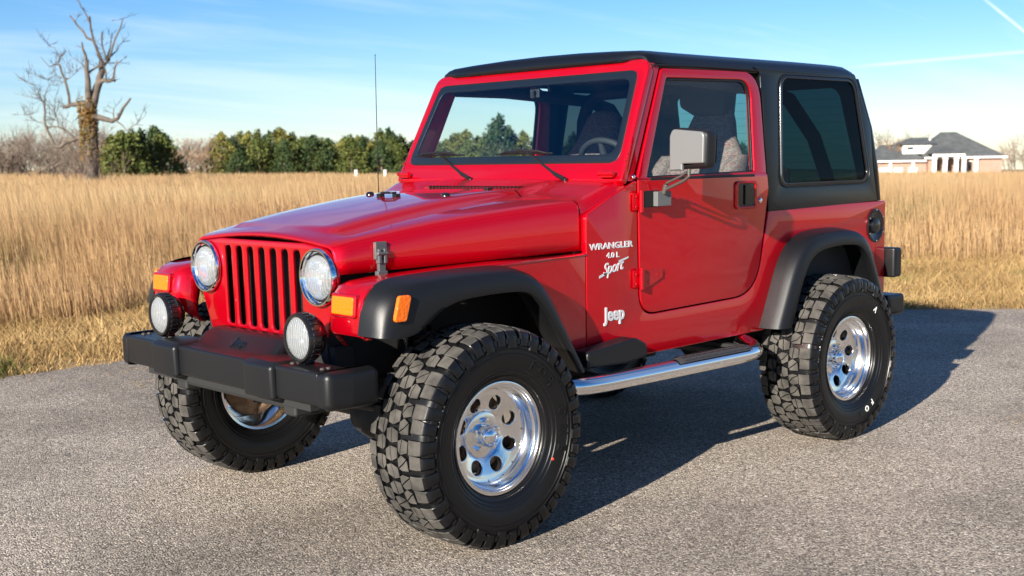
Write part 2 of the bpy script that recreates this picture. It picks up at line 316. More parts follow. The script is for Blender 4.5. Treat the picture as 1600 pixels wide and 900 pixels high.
# ground sheet, finer near the camera
gxs = np.unique(np.concatenate([np.linspace(-900, 900, 61), np.linspace(-120, 120, 61), np.linspace(-24, 24, 49)]))
XX, YY = np.meshgrid(gxs, gxs, indexing='ij'); ZZ = terrain(XX, YY); sdG = seg_dist(XX, YY)
nx = len(gxs); vv = np.stack([XX.ravel(), YY.ravel(), ZZ.ravel()], 1); idx = np.arange(nx * nx).reshape(nx, nx)
qf = np.stack([idx[:-1, :-1].ravel(), idx[1:, :-1].ravel(), idx[1:, 1:].ravel(), idx[:-1, 1:].ravel()], 1)
tag(link_mesh('ground', vv.tolist(), qf.tolist(), mat_ground(), smooth=60), kind='structure')
# paved pad with a slightly ragged edge
ed = []
for a, b in zip(EDGE[:-1], EDGE[1:]):
    L_ = np.hypot(*(b - a)); n = max(2, int(min(L_, 14) / .05))
    for k in range(n):
        p = a + (b - a) * k / n; ed.append(p)
ed = np.array(ed)
for _ in range(30): ed[1:-1] = .25 * ed[:-2] + .5 * ed[1:-1] + .25 * ed[2:]
jit = np.convolve(rng.normal(0, 1, len(ed)), np.ones(5) / 5, 'same') * .035 + np.convolve(rng.normal(0, 1, len(ed)), np.ones(25) / 25, 'same') * .10
nrm_ = np.gradient(ed, axis=0); nrm_ = np.stack([-nrm_[:, 1], nrm_[:, 0]], 1); nrm_ /= np.linalg.norm(nrm_, axis=1)[:, None]
ed = ed + nrm_ * jit[:, None]
loop = [tuple(p) for p in ed] + [(-40, 70), (60, 70)]
n = len(loop); mb = MB(); mb.add([(x, y, 0) for x, y in loop] + [(x, y, -.10) for x, y in loop], [tuple(range(n))] + [(i, (i + 1) % n, n + (i + 1) % n, n + i) for i in range(n)])
pad_o = mb.build('paved_pad', mat_asphalt(), smooth=0); tag(pad_o, kind='structure')

# ---- grass
def mat_grass(name, stops, trans=.25):
    m = bpy.data.materials.new(name); m.use_nodes = True; t = m.node_tree; t.nodes.clear(); L = t.links.new
    o = N(t, 'ShaderNodeOutputMaterial'); at = N(t, 'ShaderNodeAttribute', attribute_name='tint'); r = N(t, 'ShaderNodeValToRGB'); e = r.color_ramp.elements
    e[0].position, e[0].color = stops[0][0], (*stops[0][1], 1); e[1].position, e[1].color = stops[-1][0], (*stops[-1][1], 1)
    for p, c in stops[1:-1]: x = e.new(p); x.color = (*c, 1)
    L(at.outputs['Fac'], r.inputs[0]); d = N(t, 'ShaderNodeBsdfDiffuse'); tr = N(t, 'ShaderNodeBsdfTranslucent'); L(r.outputs[0], d.inputs[0]); L(r.outputs[0], tr.inputs[0])
    mx = N(t, 'ShaderNodeMixShader'); mx.inputs[0].default_value = trans; L(d.outputs[0], mx.inputs[1]); L(tr.outputs[0], mx.inputs[2]); L(mx.outputs[0], o.inputs[0]); return m
def vnoise(x, y, s, seed=0):
    """smooth value noise"""
    r_ = np.random.default_rng(seed); T = r_.random((256, 256)); u, v = x / s, y / s; i, j = np.floor(u).astype(int), np.floor(v).astype(int); fu, fv = u - i, v - j; fu, fv = fu * fu * (3 - 2 * fu), fv * fv * (3 - 2 * fv)
    g_ = lambda a, b: T[a % 256, b % 256]
    return (g_(i, j) * (1 - fu) + g_(i + 1, j) * fu) * (1 - fv) + (g_(i, j + 1) * (1 - fu) + g_(i + 1, j + 1) * fu) * fv
def strands(name, x, y, z, h, wd, lean, tint, m, plume=0):
    """one mesh of upright grass strands; each is a bent two-segment blade, plumed ones carry a wider seed head"""
    n = len(x); az = rng.uniform(0, 2 * pi, n); la = rng.uniform(0, 2 * pi, n); lx, ly = np.cos(la) * lean * h + .10 * h, np.sin(la) * lean * h
    cx, cy = np.cos(az) * wd / 2, np.sin(az) * wd / 2; k = .62
    lv = [(0, .75), (k, 1.0 + plume)]
    V = np.empty((n, 5, 3), np.float32)
    for q, (t, wm) in enumerate(lv):
        for s in (0, 1):
            sg = 1 if s else -1
            V[:, q * 2 + s, 0] = x + lx * t ** 1.6 + sg * cx * wm; V[:, q * 2 + s, 1] = y + ly * t ** 1.6 + sg * cy * wm; V[:, q * 2 + s, 2] = z + h * t
    V[:, 4, 0] = x + lx; V[:, 4, 1] = y + ly; V[:, 4, 2] = z + h
    me = bpy.data.meshes.new(name); me.vertices.add(n * 5); me.vertices.foreach_set('co', V.ravel())
    base = np.arange(n)[:, None] * 5; lp = np.concatenate([base + np.array([0, 1, 3, 2]), base + np.array([2, 3, 4])], 1).astype(np.int32)
    me.loops.add(n * 7); me.loops.foreach_set('vertex_index', lp.ravel()); me.polygons.add(n * 2)
    st = (np.arange(n)[:, None] * 7 + np.array([0, 4])).astype(np.int32); me.polygons.foreach_set('loop_start', st.ravel()); me.update(calc_edges=True)
    at = me.attributes.new('tint', 'FLOAT', 'POINT'); at.data.foreach_set('value', np.repeat(tint.astype(np.float32), 5)); me.materials.append(m)
    o = bpy.data.objects.new(name, me); C.objects.link(o); return o
def wedge(n, f0, f1, half=34, power=1.0):
    """random points in the part of the field the photo looks over, forward distances f0..f1"""
    t = rng.random(n); f = f0 * (f1 / f0) ** t if power == 0 else (f0 ** power + t * (f1 ** power - f0 ** power)) ** (1 / power)
    la = np.tan(np.radians(rng.uniform(-half, half, n))) * f
    x = CAM.x + FH.x * f + RH.x * la; y = CAM.y + FH.y * f + RH.y * la
    return x, y, f
STOPS = [(0.0, (.13, .155, .05)), (.10, (.25, .22, .09)), (.16, (.31, .165, .09)), (.35, (.46, .29, .150)), (.6, (.54, .365, .190)), (.85, (.60, .43, .235)), (1.0, (.67, .52, .33))]
m_tall = mat_grass('dry_tall_grass', STOPS, .5); m_verge = mat_grass('dry_verge_grass', [(0.0, (.085, .13, .03)), (.16, (.19, .19, .06)), (.30, (.27, .17, .075)), (.6, (.38, .25, .11)), (1.0, (.52, .38, .19))])
def tall_from(x, y):
    """start of the tall grass: further from the pad on the right-hand side"""
    return np.interp(x, [-9, -6, -3, 0], [4.6, 3.6, 2.6, 2.6])
X_, Y_, H_, Wd, Ti = [], [], [], [], []
for n, f0, f1, wd, pw in ((210000, 7, 16, .0042, 1.6), (270000, 16, 34, .007, 1.2), (260000, 34, 75, .015, 1.1), (190000, 75, 165, .036, 1.0)):
    x, y, f = wedge(n, f0, f1, 36, pw); s = seg_dist(x, y); t0 = tall_from(x, y) + (vnoise(x, y, .9, 3) - .5) * 1.1
    keep = (s > t0) & (rng.random(n) < .55 + .7 * vnoise(x, y, .55, 5)); x, y, s, t0 = x[keep], y[keep], s[keep], t0[keep]; n = len(x)
    edge_h = np.clip((s - t0) / 2.4, 0, 1); hh = (.34 + .62 * edge_h) * (.78 + .30 * vnoise(x, y, 2.6, 8)) * rng.uniform(.62, 1.22, n)
    ti = .36 + .50 * vnoise(x, y, 5.0, 9) * .6 + .28 * vnoise(x, y, .7, 10) + rng.normal(0, .065, n)
    gr = (vnoise(x, y, 1.7, 21) > .84) & (rng.random(n) < .30); ti = np.where(gr, rng.uniform(0, .14, n), ti); rd = (vnoise(x, y, 3.1, 22) > .72) & (rng.random(n) < .5); ti = np.where(rd & ~gr, rng.uniform(.13, .3, n), ti)
    X_.append(x); Y_.append(y); H_.append(hh); Wd.append(np.full(n, wd) * rng.uniform(.6, 1.4, n)); Ti.append(np.clip(ti, 0, 1))
x, y, h_, wd, ti = map(np.concatenate, (X_, Y_, H_, Wd, Ti))
tag(strands('tall_grass', x, y, terrain(x, y), h_, wd, rng.uniform(.02, .22, len(x)), ti, m_tall, .25), 'tall dry golden grass filling the field beyond the mown verge', kind='stuff')
# mown verge along the pad
X_, Y_, Z_ = [], [], []
x, y, f = wedge(600000, 6.2, 19, 36, 1.4); s = seg_dist(x, y); t0 = tall_from(x, y) + .5
keep = (s > -.02 + .05 * rng.normal(0, 1, len(x))) & (s < t0) & (rng.random(len(x)) < .30 + .9 * vnoise(x, y, .35, 31)); x, y, s = x[keep], y[keep], s[keep]; n = len(x)
ti = .34 + .40 * vnoise(x, y, .8, 33) + rng.normal(0, .13, n); gr = (vnoise(x, y, .9, 34) > .66) & (rng.random(n) < .6); ti = np.where(gr, rng.uniform(0, .2, n), ti)
hh = rng.uniform(.03, .12, n) * (.5 + 1.3 * vnoise(x, y, .6, 35)) * np.where(rng.random(n) < .04, 2.0, 1) * np.clip(.5 + s * 1.5, .5, 1)
tag(strands('verge_grass', x, y, terrain(x, y), hh, rng.uniform(.003, .008, n), rng.uniform(.3, 1.2, n), np.clip(ti, 0, 1), m_verge), 'short straw-coloured grass on the mown verge beside the asphalt', kind='stuff')
# loose straw lying on the pad
sx, sy = [], []
for cx, cy, r_, n in ((-.70, -3.72, .28, 90), (-.70, -3.2, .25, 80), (-3.3, 1.37, .10, 26), (-1.2, -3.9, .5, 70), (-6.9, -1.0, .6, 80), (.6, -3.9, .6, 60)):
    sx.append(rng.normal(cx, r_, n)); sy.append(rng.normal(cy, r_ * .35, n))
sx, sy = np.concatenate(sx), np.concatenate(sy); n = len(sx)
tag(strands('loose_straw', sx, sy, np.full(n, .003), rng.uniform(.004, .012, n), rng.uniform(.003, .006, n), rng.uniform(4, 12, n), rng.uniform(.5, 1, n), m_verge), 'loose pale straw blown onto the asphalt', kind='stuff')

# ---- trees
def leaf_mat(name, a, b, sc=1.3):
    m = mat(name, a, .75, spec=.2, var=(sc, 1, b)); return m
m_cedar = leaf_mat('cedar_green', (.040, .060, .014), (.110, .120, .028)); m_cedar2 = leaf_mat('cedar_dark', (.020, .042, .016), (.060, .082, .026)); m_olive = leaf_mat('cedar_olive', (.085, .095, .020), (.17, .15, .036))
m_bark = mat('bare_bark', (.13, .10, .075), .9, var=(3, 1, (.20, .16, .125))); m_bark2 = mat('grey_twigs', (.15, .105, .078), .9, var=(2, 1, (.21, .15, .11))); m_rust = leaf_mat('rust_leaves', (.24, .12, .05), (.34, .19, .09)); m_dead = mat('dead_wood', (.055, .045, .036), .9, bump=(6, .8, 5), var=(2.5, 1, (.125, .10, .078)))
m_ivy = leaf_mat('ivy_leaves', (.20, .105, .03), (.10, .085, .025), 2.0)
def leaves(mb, pts, size, flat=.5, mi=0):
    for p in pts:
        s = size * random.uniform(.6, 1.4); a = Vector((random.gauss(0, 1), random.gauss(0, 1), random.gauss(0, flat))).normalized(); b = a.orthogonal().normalized(); c_ = a.cross(b); th = random.uniform(0, 2 * pi); b, c_ = b * cos(th) + c_ * sin(th), c_ * cos(th) - b * sin(th); P = Vector(p)
        mb.add([P + b * s, P + c_ * s * .55, P - b * s * .9, P - c_ * s * .5], [(0, 1, 2, 3)], mi)
def conifer(seed, m, h=5.0, rad=1.25, lobes=80, per=34):
    random.seed(seed); root = empty('cedar_tree'); mb = MB(); mb.tube([(0, 0, -.3), (.03, 0, h * .5), (0, .03, h * .93)], [.13, .08, .02], 6)
    for k in range(14):
        z = h * (.12 + .055 * k); a = random.uniform(0, 6.28); r = rad * .75 * (1 - z / h) ** .6; mb.tube([(0, 0, z), (cos(a) * r, sin(a) * r, z + .25)], [.03, .008], 4)
    mb.build('trunk', m_bark, root, smooth=0); mb = MB()
    for k in range(lobes):
        t = random.random() ** .85; z = h * (.07 + .90 * t); prof = (1 - t) ** .62 * (.55 + .45 * min(1, t * 5)); a = random.uniform(0, 6.28); rad_ = rad * 1.45; r = rad_ * prof * random.uniform(.40, 1.22); c_ = Vector((cos(a) * r, sin(a) * r, z)); sz = (.16 + .34 * prof) * random.uniform(.7, 1.25)
        leaves(mb, [c_ + Vector((random.gauss(0, sz * .62), random.gauss(0, sz * .62), random.gauss(0, sz * .8))) for _ in range(per)], .135, .8)
    for k in range(3): leaves(mb, [(random.gauss(0, .10), random.gauss(0, .10), h * random.uniform(.86, 1.04)) for _ in range(26)], .09, .8)
    mb.build('crown', m, root, smooth=0); return root
def grow(mb, p, d, L_, r, lev, maxlev, mi=0, leafpts=None, spread=.7, up=.18):
    n = 3; pts = [p]; rr = [r]; q = p; dd = d
    for i in range(n):
        dd = (dd + Vector((random.gauss(0, .16), random.gauss(0, .16), random.gauss(0, .12) + up * .3))).normalized(); q = q + dd * L_ / n; pts.append(q); rr.append(r * (1 - .55 * (i + 1) / n))
    mb.tube(pts, rr, 5 if lev == 0 else 3, caps=False, mi=mi)
    if leafpts is not None and lev >= maxlev - 1: leafpts += [pts[-1], pts[-2]]
    if lev < maxlev:
        for _ in range(random.randint(3, 5) if lev else random.randint(5, 8)):
            t = random.uniform(.3, 1.0) if lev else random.uniform(.25, 1.0); i = min(int(t * n), n - 1); b = pts[i].lerp(pts[i + 1], t * n - i); nd = (dd + Vector((random.gauss(0, spread), random.gauss(0, spread), random.gauss(.15, spread * .6)))).normalized()
            grow(mb, b, nd, L_ * random.uniform(.42, .72), max(r * .46, .010), lev + 1, maxlev, mi, leafpts, spread, up)
def bare_tree(seed, h, name, mt, maxlev=3, leafm=None, stems=1, nleaf=0):
    random.seed(seed); root = empty(name); mb = MB(); lp = [] if leafm else None
    for s in range(stems):
        a = random.uniform(0, 6.28); grow(mb, Vector((cos(a) * .25 * (stems > 1), sin(a) * .25 * (stems > 1), -.3)), Vector((cos(a) * .25 * (stems > 1), sin(a) * .25 * (stems > 1), 1)).normalized(), h * .55, .045 * h / 3.2, 0, maxlev, 0, lp)
    mb.build('trunk', mt, root, smooth=0)
    if leafm:
        mb = MB(); pts = []
        for p in lp:
            for _ in range(nleaf): pts.append(p + Vector((random.gauss(0, .22), random.gauss(0, .22), random.gauss(0, .22))))
        leaves(mb, pts, .075, .8); mb.build('crown', leafm, root, smooth=0)
    return root
def copy_thing(o):
    c = o.copy(); C.objects.link(c)
    for ch in o.children: k = ch.copy(); C.objects.link(k); k.parent = c
    return c
used = set()
def put(proto, px, fw, label, cat, group, sc=1.0, rz=None):
    """px is only a bearing: lateral metres = (px - 800) / 1900 * distance"""
    o = proto if proto.name not in used else copy_thing(proto); used.add(proto.name); x, y = place((px - 800) / 1900 * fw, fw)
    o.location = (x, y, float(terrain(np.array(x), np.array(y)))); o.rotation_euler = (0, 0, random.uniform(0, 6.28) if rz is None else rz); o.scale = (sc * random.uniform(.92, 1.12), sc * random.uniform(.92, 1.12), sc)
    tag(o, label, cat, group); return o
ced = [conifer(101 + i, m_, h, r) for i, (m_, h, r) in enumerate(((m_cedar, 5.0, 1.35), (m_cedar2, 4.6, 1.5), (m_olive, 4.9, 1.2), (m_cedar, 4.2, 1.5), (m_cedar2, 5.3, 1.25)))]
random.seed(5)
CED = [  # bearing, distance, kind, scale
    (15, 118, 1, .62), (186, 97, 2, .80), (203, 96, 3, .98), (219, 98, 0, .88), (232, 99, 4, .84), (262, 101, 3, .95), (252, 127, 1, 1.20), (268, 130, 1, 1.05), (243, 123, 3, .62), (342, 131, 0, .86), (356, 127, 2, 1.02), (374, 130, 1, .92), (381, 124, 1, .72), (398, 131, 2, 1.05),
    (414, 128, 0, 1.06), (430, 132, 4, .98), (446, 130, 2, 1.12), (452, 125, 4, .82), (467, 131, 0, 1.02), (482, 128, 3, 1.06), (497, 127, 1, 1.0), (511, 133, 0, .92), (522, 134, 1, .86), (541, 130, 2, .88), (556, 127, 0, .95), (574, 133, 4, .90), (588, 130, 2, .84), (602, 128, 1, .88), (616, 131, 0, .92), (632, 129, 3, .90),
    (664, 131, 1, .85), (690, 128, 0, .82), (716, 130, 2, 1.0), (736, 127, 3, .98), (762, 131, 0, 1.0), (786, 128, 4, 1.28), (800, 131, 0, 1.15), (822, 129, 2, 1.05), (846, 132, 1, 1.0), (872, 130, 3, .95), (900, 128, 0, 1.0), (930, 131, 4, .9), (960, 129, 2, .9), (1000, 131, 0, .85), (1050, 130, 1, .9), (1100, 132, 2, .85), (1160, 130, 0, .8)]
CED += [(px_ + random.uniform(-5, 5), random.uniform(146, 156), random.choice((0, 1, 2, 3, 4)), random.uniform(.98, 1.2)) for px_ in list(range(372, 536, 15)) + list(range(548, 870, 17))]
KN = ['green', 'dark green', 'olive yellow', 'bushy mid-green', 'blue-green']
ONES = 'first second third fourth fifth sixth seventh eighth ninth tenth eleventh twelfth thirteenth fourteenth fifteenth sixteenth seventeenth eighteenth nineteenth'.split(); TENS = {2: 'twent', 3: 'thirt', 4: 'fort', 5: 'fift', 6: 'sixt'}
def nth(n):
    if n < 20: return ONES[n - 1]
    t, o = divmod(n, 10); return TENS[t] + ('ieth' if o == 0 else 'y-' + ONES[o - 1])
def rank(items, key):
    """1-based place from the left among the items that share the key"""
    out = {}
    for k in {key(i) for i in items}:
        for n, i in enumerate(sorted((i for i in items if key(i) == k), key=lambda i: i[0])): out[id(i)] = n + 1
    return out
row = lambda c: 'nearer cedars beside the dead tree' if c[1] < 110 else 'far cedars left of the bare tree' if c[0] < 300 else 'back row of cedars' if c[1] > 140 else 'front row of cedars'
rk = rank(CED, row)
for c in CED:
    px, fw, k, sc = c; put(ced[k], px, fw, f'{KN[k]} cedar, {nth(rk[id(c)])} from the left in the {row(c)}', 'tree', 'cedars along the far edge of the field', sc)
bares = [bare_tree(201, 4.6, 'bare_tree', m_bark2, 3, None, 3), bare_tree(202, 5.2, 'bare_tree', m_bark2, 3, None, 2), bare_tree(203, 4.2, 'bare_tree', m_bark, 3, None, 3), bare_tree(204, 5.6, 'bare_tree', m_bark2, 3, m_rust, 1, 1)]
random.seed(6); BAR = []
for px in np.arange(-30, 200, 8.5): BAR.append((px + random.uniform(-4, 4), random.uniform(100, 122), random.choice((0, 1, 2)), random.uniform(1.05, 1.5)))
for px in (270, 290, 318, 336, 322, 305): BAR.append((px, random.uniform(126, 132), random.choice((0, 1)), random.uniform(.95, 1.2)))
for px in (300, 312, 330): BAR.append((px, 124 + px % 5, 3, .98))
for px in (350, 365, 392, 420, 470, 520, 560, 600): BAR.append((px, 150, random.choice((0, 1)), random.uniform(1.15, 1.4)))
for px in (1385, 1398, 1412, 1426, 1440): BAR.append((px, 196 + px % 7, random.choice((0, 1)), random.uniform(1.6, 1.95)))
for px in (1578, 1590, 1604, 1622): BAR.append((px, 205, random.choice((0, 1)), random.uniform(1.55, 1.8)))
brow = lambda c: 'thicket round the dead tree' if c[0] < 215 else 'gap between the cedars' if c[0] < 345 else 'bare crowns behind the cedar row' if c[0] < 700 else 'bare crowns left of the house roof' if c[0] < 1500 else 'clump right of the house'
rk = rank(BAR, brow)
for c in BAR:
    px, fw, k, sc = c; put(bares[k], px, fw, ('bare rust-brown tree' if k == 3 else 'bare grey-brown tree') + f', {nth(rk[id(c)])} from the left in the {brow(c)}', 'tree', 'bare trees round the field', sc)
rust = bare_tree(305, 5.0, 'russet_tree', m_bark, 3, m_rust, 3, 6)
for px, fw, sc, wd_ in ((1380, 178, .98, 'leftmost'), (1396, 176, 1.06, 'middle one'), (1412, 180, .92, 'rightmost')): put(rust, px, fw, f'low russet-leaved tree, {wd_} of three behind the left end of the house', 'tree', 'russet trees by the house', sc)

# the big dead tree: limbs in metres (lateral, height), each with its own depth
def dead_tree():
    random.seed(77); root = empty('dead_tree'); mb = MB(); S = .01233; allP = []
    def limb(pts, r0, r1, dep=0., dd=0.):
        n = len(pts); P = [((x - 380) * S, dep + dd * i / (n - 1) + random.gauss(0, .05), (807 - y) * S) for i, (x, y) in enumerate(pts)]; P2 = []
        for a, b in zip(P[:-1], P[1:]):
            for t in (0, .5): P2.append(Vector(a).lerp(Vector(b), t) + (Vector((random.gauss(0, .03), random.gauss(0, .03), random.gauss(0, .03))) if t else Vector()))
        P2.append(Vector(P[-1])); m_ = len(P2); mb.tube(P2, [.94 * (r0 + (r1 - r0) * (i / (m_ - 1)) ** .8) for i in range(m_)], 8 if r0 > .1 else 5); allP.append(P2); return P2
    limb([(378, 830), (379, 760), (380, 700), (384, 600), (386, 500), (386, 425)], .46, .34)
    limb([(384, 450), (392, 380), (393, 300), (395, 240), (388, 190)], .24, .04, 0, -.5)
    limb([(395, 450), (412, 390), (430, 345), (442, 300), (440, 262)], .28, .15, 0, .4)
    limb([(440, 262), (415, 195), (380, 165), (345, 120), (308, 72)], .10, .045, .4, .5)
    limb([(438, 258), (424, 205), (412, 130), (420, 88)], .08, .05, .4, -.6); limb([(411, 120), (400, 80), (385, 48), (365, 2)], .05, .025, .1, -.4)
    limb([(442, 290), (465, 255), (487, 200), (508, 140), (528, 90)], .09, .03, .4, .3); limb([(460, 262), (449, 200), (456, 145)], .06, .035, .4, -.3); limb([(462, 250), (468, 195), (470, 140)], .05, .025, .4, .8); limb([(470, 245), (500, 215), (505, 195)], .05, .02, .4, .4)
    limb([(430, 350), (455, 338), (480, 341), (503, 342)], .13, .085, .2, -.3); limb([(492, 338), (505, 298), (522, 272), (542, 262)], .07, .03, -.1, -.3); limb([(464, 338), (466, 300), (460, 268)], .05, .03, 0, 0)
    limb([(395, 310), (415, 295), (436, 280)], .06, .05); limb([(393, 290), (375, 285), (370, 275)], .05, .03)
    limb([(405, 485), (445, 493), (490, 505), (515, 495), (545, 452), (580, 417)], .18, .05, 0, -.8); limb([(500, 496), (499, 455)], .04, .025, -.5); limb([(512, 505), (555, 545), (588, 522), (622, 524)], .04, .012, -.6, -.2); limb([(588, 522), (600, 508)], .02, .01, -.8)
    limb([(375, 430), (335, 430), (300, 432), (268, 442)], .17, .09, 0, .5); limb([(298, 430), (292, 360), (270, 300), (255, 265), (262, 235), (282, 212)], .085, .035, .3, .6); limb([(255, 270), (228, 268), (205, 274), (165, 232)], .05, .015, .8, .4); limb([(258, 240), (240, 200), (215, 190)], .03, .012, .8)
    limb([(375, 575), (330, 566), (290, 580), (250, 603), (222, 596), (198, 540), (182, 490), (181, 440), (182, 395)], .16, .035, 0, .9); limb([(320, 568), (285, 540), (240, 522), (192, 525)], .07, .04, .1, .6)
    tw = [limb([(182, 440), (150, 362), (108, 330)], .03, .008, .8, .5), limb([(181, 400), (205, 350), (200, 310)], .025, .008, .9), limb([(190, 520), (150, 500), (90, 470)], .03, .008, .8, .3), limb([(240, 522), (232, 470), (180, 410)], .03, .008, .6), limb([(290, 560), (240, 480), (260, 410)], .03, .008, .3), limb([(282, 330), (320, 310), (340, 290)], .02, .008, .5)]
    for P in tw:
        for _ in range(9):
            p = random.choice(P[1:]); d = Vector((random.gauss(-.3, .7), random.gauss(0, .6), random.gauss(.35, .5))).normalized(); grow(mb, p, d, random.uniform(.5, 1.1), .011, 1, 2, 0, None, .6, .1)
    for _ in range(18):
        x, y = random.uniform(100, 330), random.uniform(330, 560); 
        if random.random() < .5: continue
        grow(mb, Vector(((x - 380) * S, random.uniform(.2, 1.0), (807 - y) * S)), Vector((random.gauss(-.2, .5), random.gauss(0, .4), random.gauss(.5, .4))).normalized(), random.uniform(.5, 1.0), .010, 1, 2, 0, None, .7, .1)
    for P in allP:
        for _ in range(3):
            p = random.choice(P[len(P) // 3:]); grow(mb, p, Vector((random.gauss(0, .6), random.gauss(0, .6), random.gauss(.4, .5))).normalized(), random.uniform(.25, .9), .014, 1, 2, 0, None, .6, .15)
    mb.build('trunk', m_dead, root, smooth=60)
    mb = MB(); pts = []
    for _ in range(2600):
        y = random.triangular(400, 700, 470); x = 382 + random.gauss(0, 24); a = random.uniform(-pi, pi); pts.append((cos(a) * random.uniform(.30, .46) + (0 if y < 600 else -.05) + random.gauss(0, .05), sin(a) * random.uniform(.30, .46), (807 - y) * S))
    leaves(mb, pts, .06, .6); mb.build('ivy', m_ivy, root, smooth=0)
    mb = MB(); 
    for k in range(70):
        a = random.uniform(0, 6.28); grow(mb, Vector((cos(a) * random.uniform(.2, 1.2), sin(a) * random.uniform(.2, .8), 0)), Vector((random.gauss(0, .3), random.gauss(0, .3), 1)).normalized(), random.uniform(.8, 2.2), .012, 1, 2, 0, None, .4, .2)
    mb.build('suckers', m_bark2, root, smooth=0)
    return root
dt = dead_tree(); x, y = place((152 - 800) / 1900 * 62, 62); dt.location = (x, y, float(terrain(np.array(x), np.array(y)))); dt.rotation_euler = (0, 0, atan2(RH.y, RH.x))
tag(dt, 'tall dead tree with broken bare limbs and orange ivy on its trunk', 'tree')

# ---- marker posts in the field
m_white = mat('white_paint', (.60, .59, .56), .6)
for px in (562, 607):
    mb = MB(); mb.box(-.10, .10, -.10, .10, -.4, 1.22); mb.box(-.13, .13, -.13, .13, 1.22, 1.28); o = mb.build('marker_post', m_white, bevel=.015); x, y = place((px - 800) / 1900 * 92, 92); o.location = (x, y, float(terrain(np.array(x), np.array(y)))); o.rotation_euler = (0, 0, .9)
    tag(o, 'pale square post in the far grass, ' + ('left of the antenna' if px < 600 else 'right of the antenna'), 'post', 'pale posts in the field')

# ---- the house beyond the field
def mat_brick():
    m = mat('red_brick', (.3, .12, .07), .85); t = m.node_tree; b = t.nodes['Principled BSDF']; tc = N(t, 'ShaderNodeTexCoord'); mp = N(t, 'ShaderNodeMapping'); mp.inputs['Rotation'].default_value = (radians(90), 0, 0); br = N(t, 'ShaderNodeTexBrick'); br.inputs['Scale'].default_value = 4
    br.inputs['Color1'].default_value = (.33, .19, .135, 1); br.inputs['Color2'].default_value = (.25, .095, .06, 1); br.inputs['Mortar'].default_value = (.4, .36, .3, 1)
    t.links.new(tc.outputs['Object'], mp.inputs[0]); t.links.new(mp.outputs[0], br.inputs['Vector']); t.links.new(br.outputs[0], b.inputs['Base Color']); return m
house = tag(empty('brick_house'), 'low brick house with grey hip roofs and a white columned porch beyond the field', 'house')
m_brick = mat_brick(); m_shing = mat('grey_shingles', (.055, .058, .058), .85, bump=(14, .6, 4), var=(1.2, 1, (.085, .09, .09))); m_pane = mat('dark_pane', (.02, .025, .03), .1)
def hip(mb, x0, x1, y0, y1, ze, zr, rx0, rx1):
    ym = (y0 + y1) / 2; v = [(x0, y0, ze), (x1, y0, ze), (x1, y1, ze), (x0, y1, ze), (rx0, ym, zr), (rx1, ym, zr)]
    mb.add(v, [(0, 1, 5, 4), (1, 2, 5), (2, 3, 4, 5), (3, 0, 4), (3, 2, 1, 0)])
mb = MB(); mb.box(-3.2, 6.6, 0, 11, -1, 2.85); mb.box(-10.0, -3.21, 1.5, 10, -1, 2.45); mb.build('wall', m_brick, house, smooth=0)
mb = MB(); hip(mb, -3.8, 7.1, -.5, 11.5, 2.90, 6.40, -.5, 1.6); mb.build('roof', m_shing, house, smooth=0)
mb = MB(); hip(mb, -10.5, -3.0, 1.0, 10.5, 2.50, 4.75, -8.7, -6.5); mb.build('roof', m_shing, house, smooth=0)
mb = MB(); hip(mb, -6.6, -1.6, 2.2, 9.5, 4.72, 5.7, -4.6, -1.8); mb.build('roof', m_shing, house, smooth=0)
mb = MB(); mb.box(-6.2, -1.9, 2.6, 9.0, 3.4, 4.70); mb.build('dormer_wall', m_white, house, smooth=0)
mb = MB(); mb.box(-5.6, -4.8, 2.55, 2.62, 4.0, 4.35); mb.build('window', m_pane, house, smooth=0)
mb = MB(); mb.box(-3.9, 7.2, -.60, -.52, 2.66, 2.92); mb.build('fascia', m_white, house, smooth=0)
mb = MB(); mb.box(-10.6, -3.1, .90, .98, 2.28, 2.52); mb.build('fascia', m_white, house, smooth=0)
mb = MB(); hip(mb, -3.4, 1.1, -3.0, 3.2, 3.35, 4.3, -2.0, -.4); mb.build('porch_roof', m_shing, house, smooth=0)
mb = MB(); mb.box(-3.3, 1.0, -2.9, -2.7, 2.95, 3.34); mb.build('porch_beam', m_white, house, smooth=0)
for x in (-3.05, -1.62, -.15, .85, 3.1):
    yy = -2.8 if x < 2 else -.25
    mb = MB(); mb.box(x - .26, x + .26, yy - .24, yy + .24, -1, 2.94 if x < 2 else 2.65); mb.box(x - .34, x + .34, yy - .32, yy + .32, 2.6, 2.78); mb.build('column', m_white, house, smooth=0)
for x0, x1, z1 in ((-2.6, -1.9, 2.4), (-1.2, -.5, 2.2), (1.4, 2.6, 2.2)): mb = MB(); mb.box(x0, x1, -.06, .04, .2, z1); mb.build('window', m_pane, house, smooth=0)
mb = MB(); mb.box(1.35, 2.65, -.10, -.065, 2.2, 2.32); mb.box(1.95, 2.05, -.10, -.065, .2, 2.2); mb.build('window_frame', m_white, house, smooth=0)
for x0 in (-9.6, -7.6, -5.6): mb = MB(); mb.box(x0, x0 + 1.2, 1.42, 1.47, -.9, 1.5); mb.build('garage_panel', m_white, house, smooth=0)
for x0 in (-8.1, -5.0): mb = MB(); mb.box(x0 - .2, x0 + .2, 1.25, 1.49, -1, 2.3); mb.build('column', m_white, house, smooth=0)
for x0 in (-2.2, 2.2): mb = MB(); mb.box(x0 - .12, x0 + .12, 4.2, 4.5, 4.2, 5.6); mb.build('roof_vent', m_white, house, smooth=0)
x, y = place((1487 - 800) / 1900 * 170, 170); house.location = (x, y, float(terrain(np.array(x), np.array(y)))); house.rotation_euler = (0, 0, atan2(RH.y, RH.x) - .12)
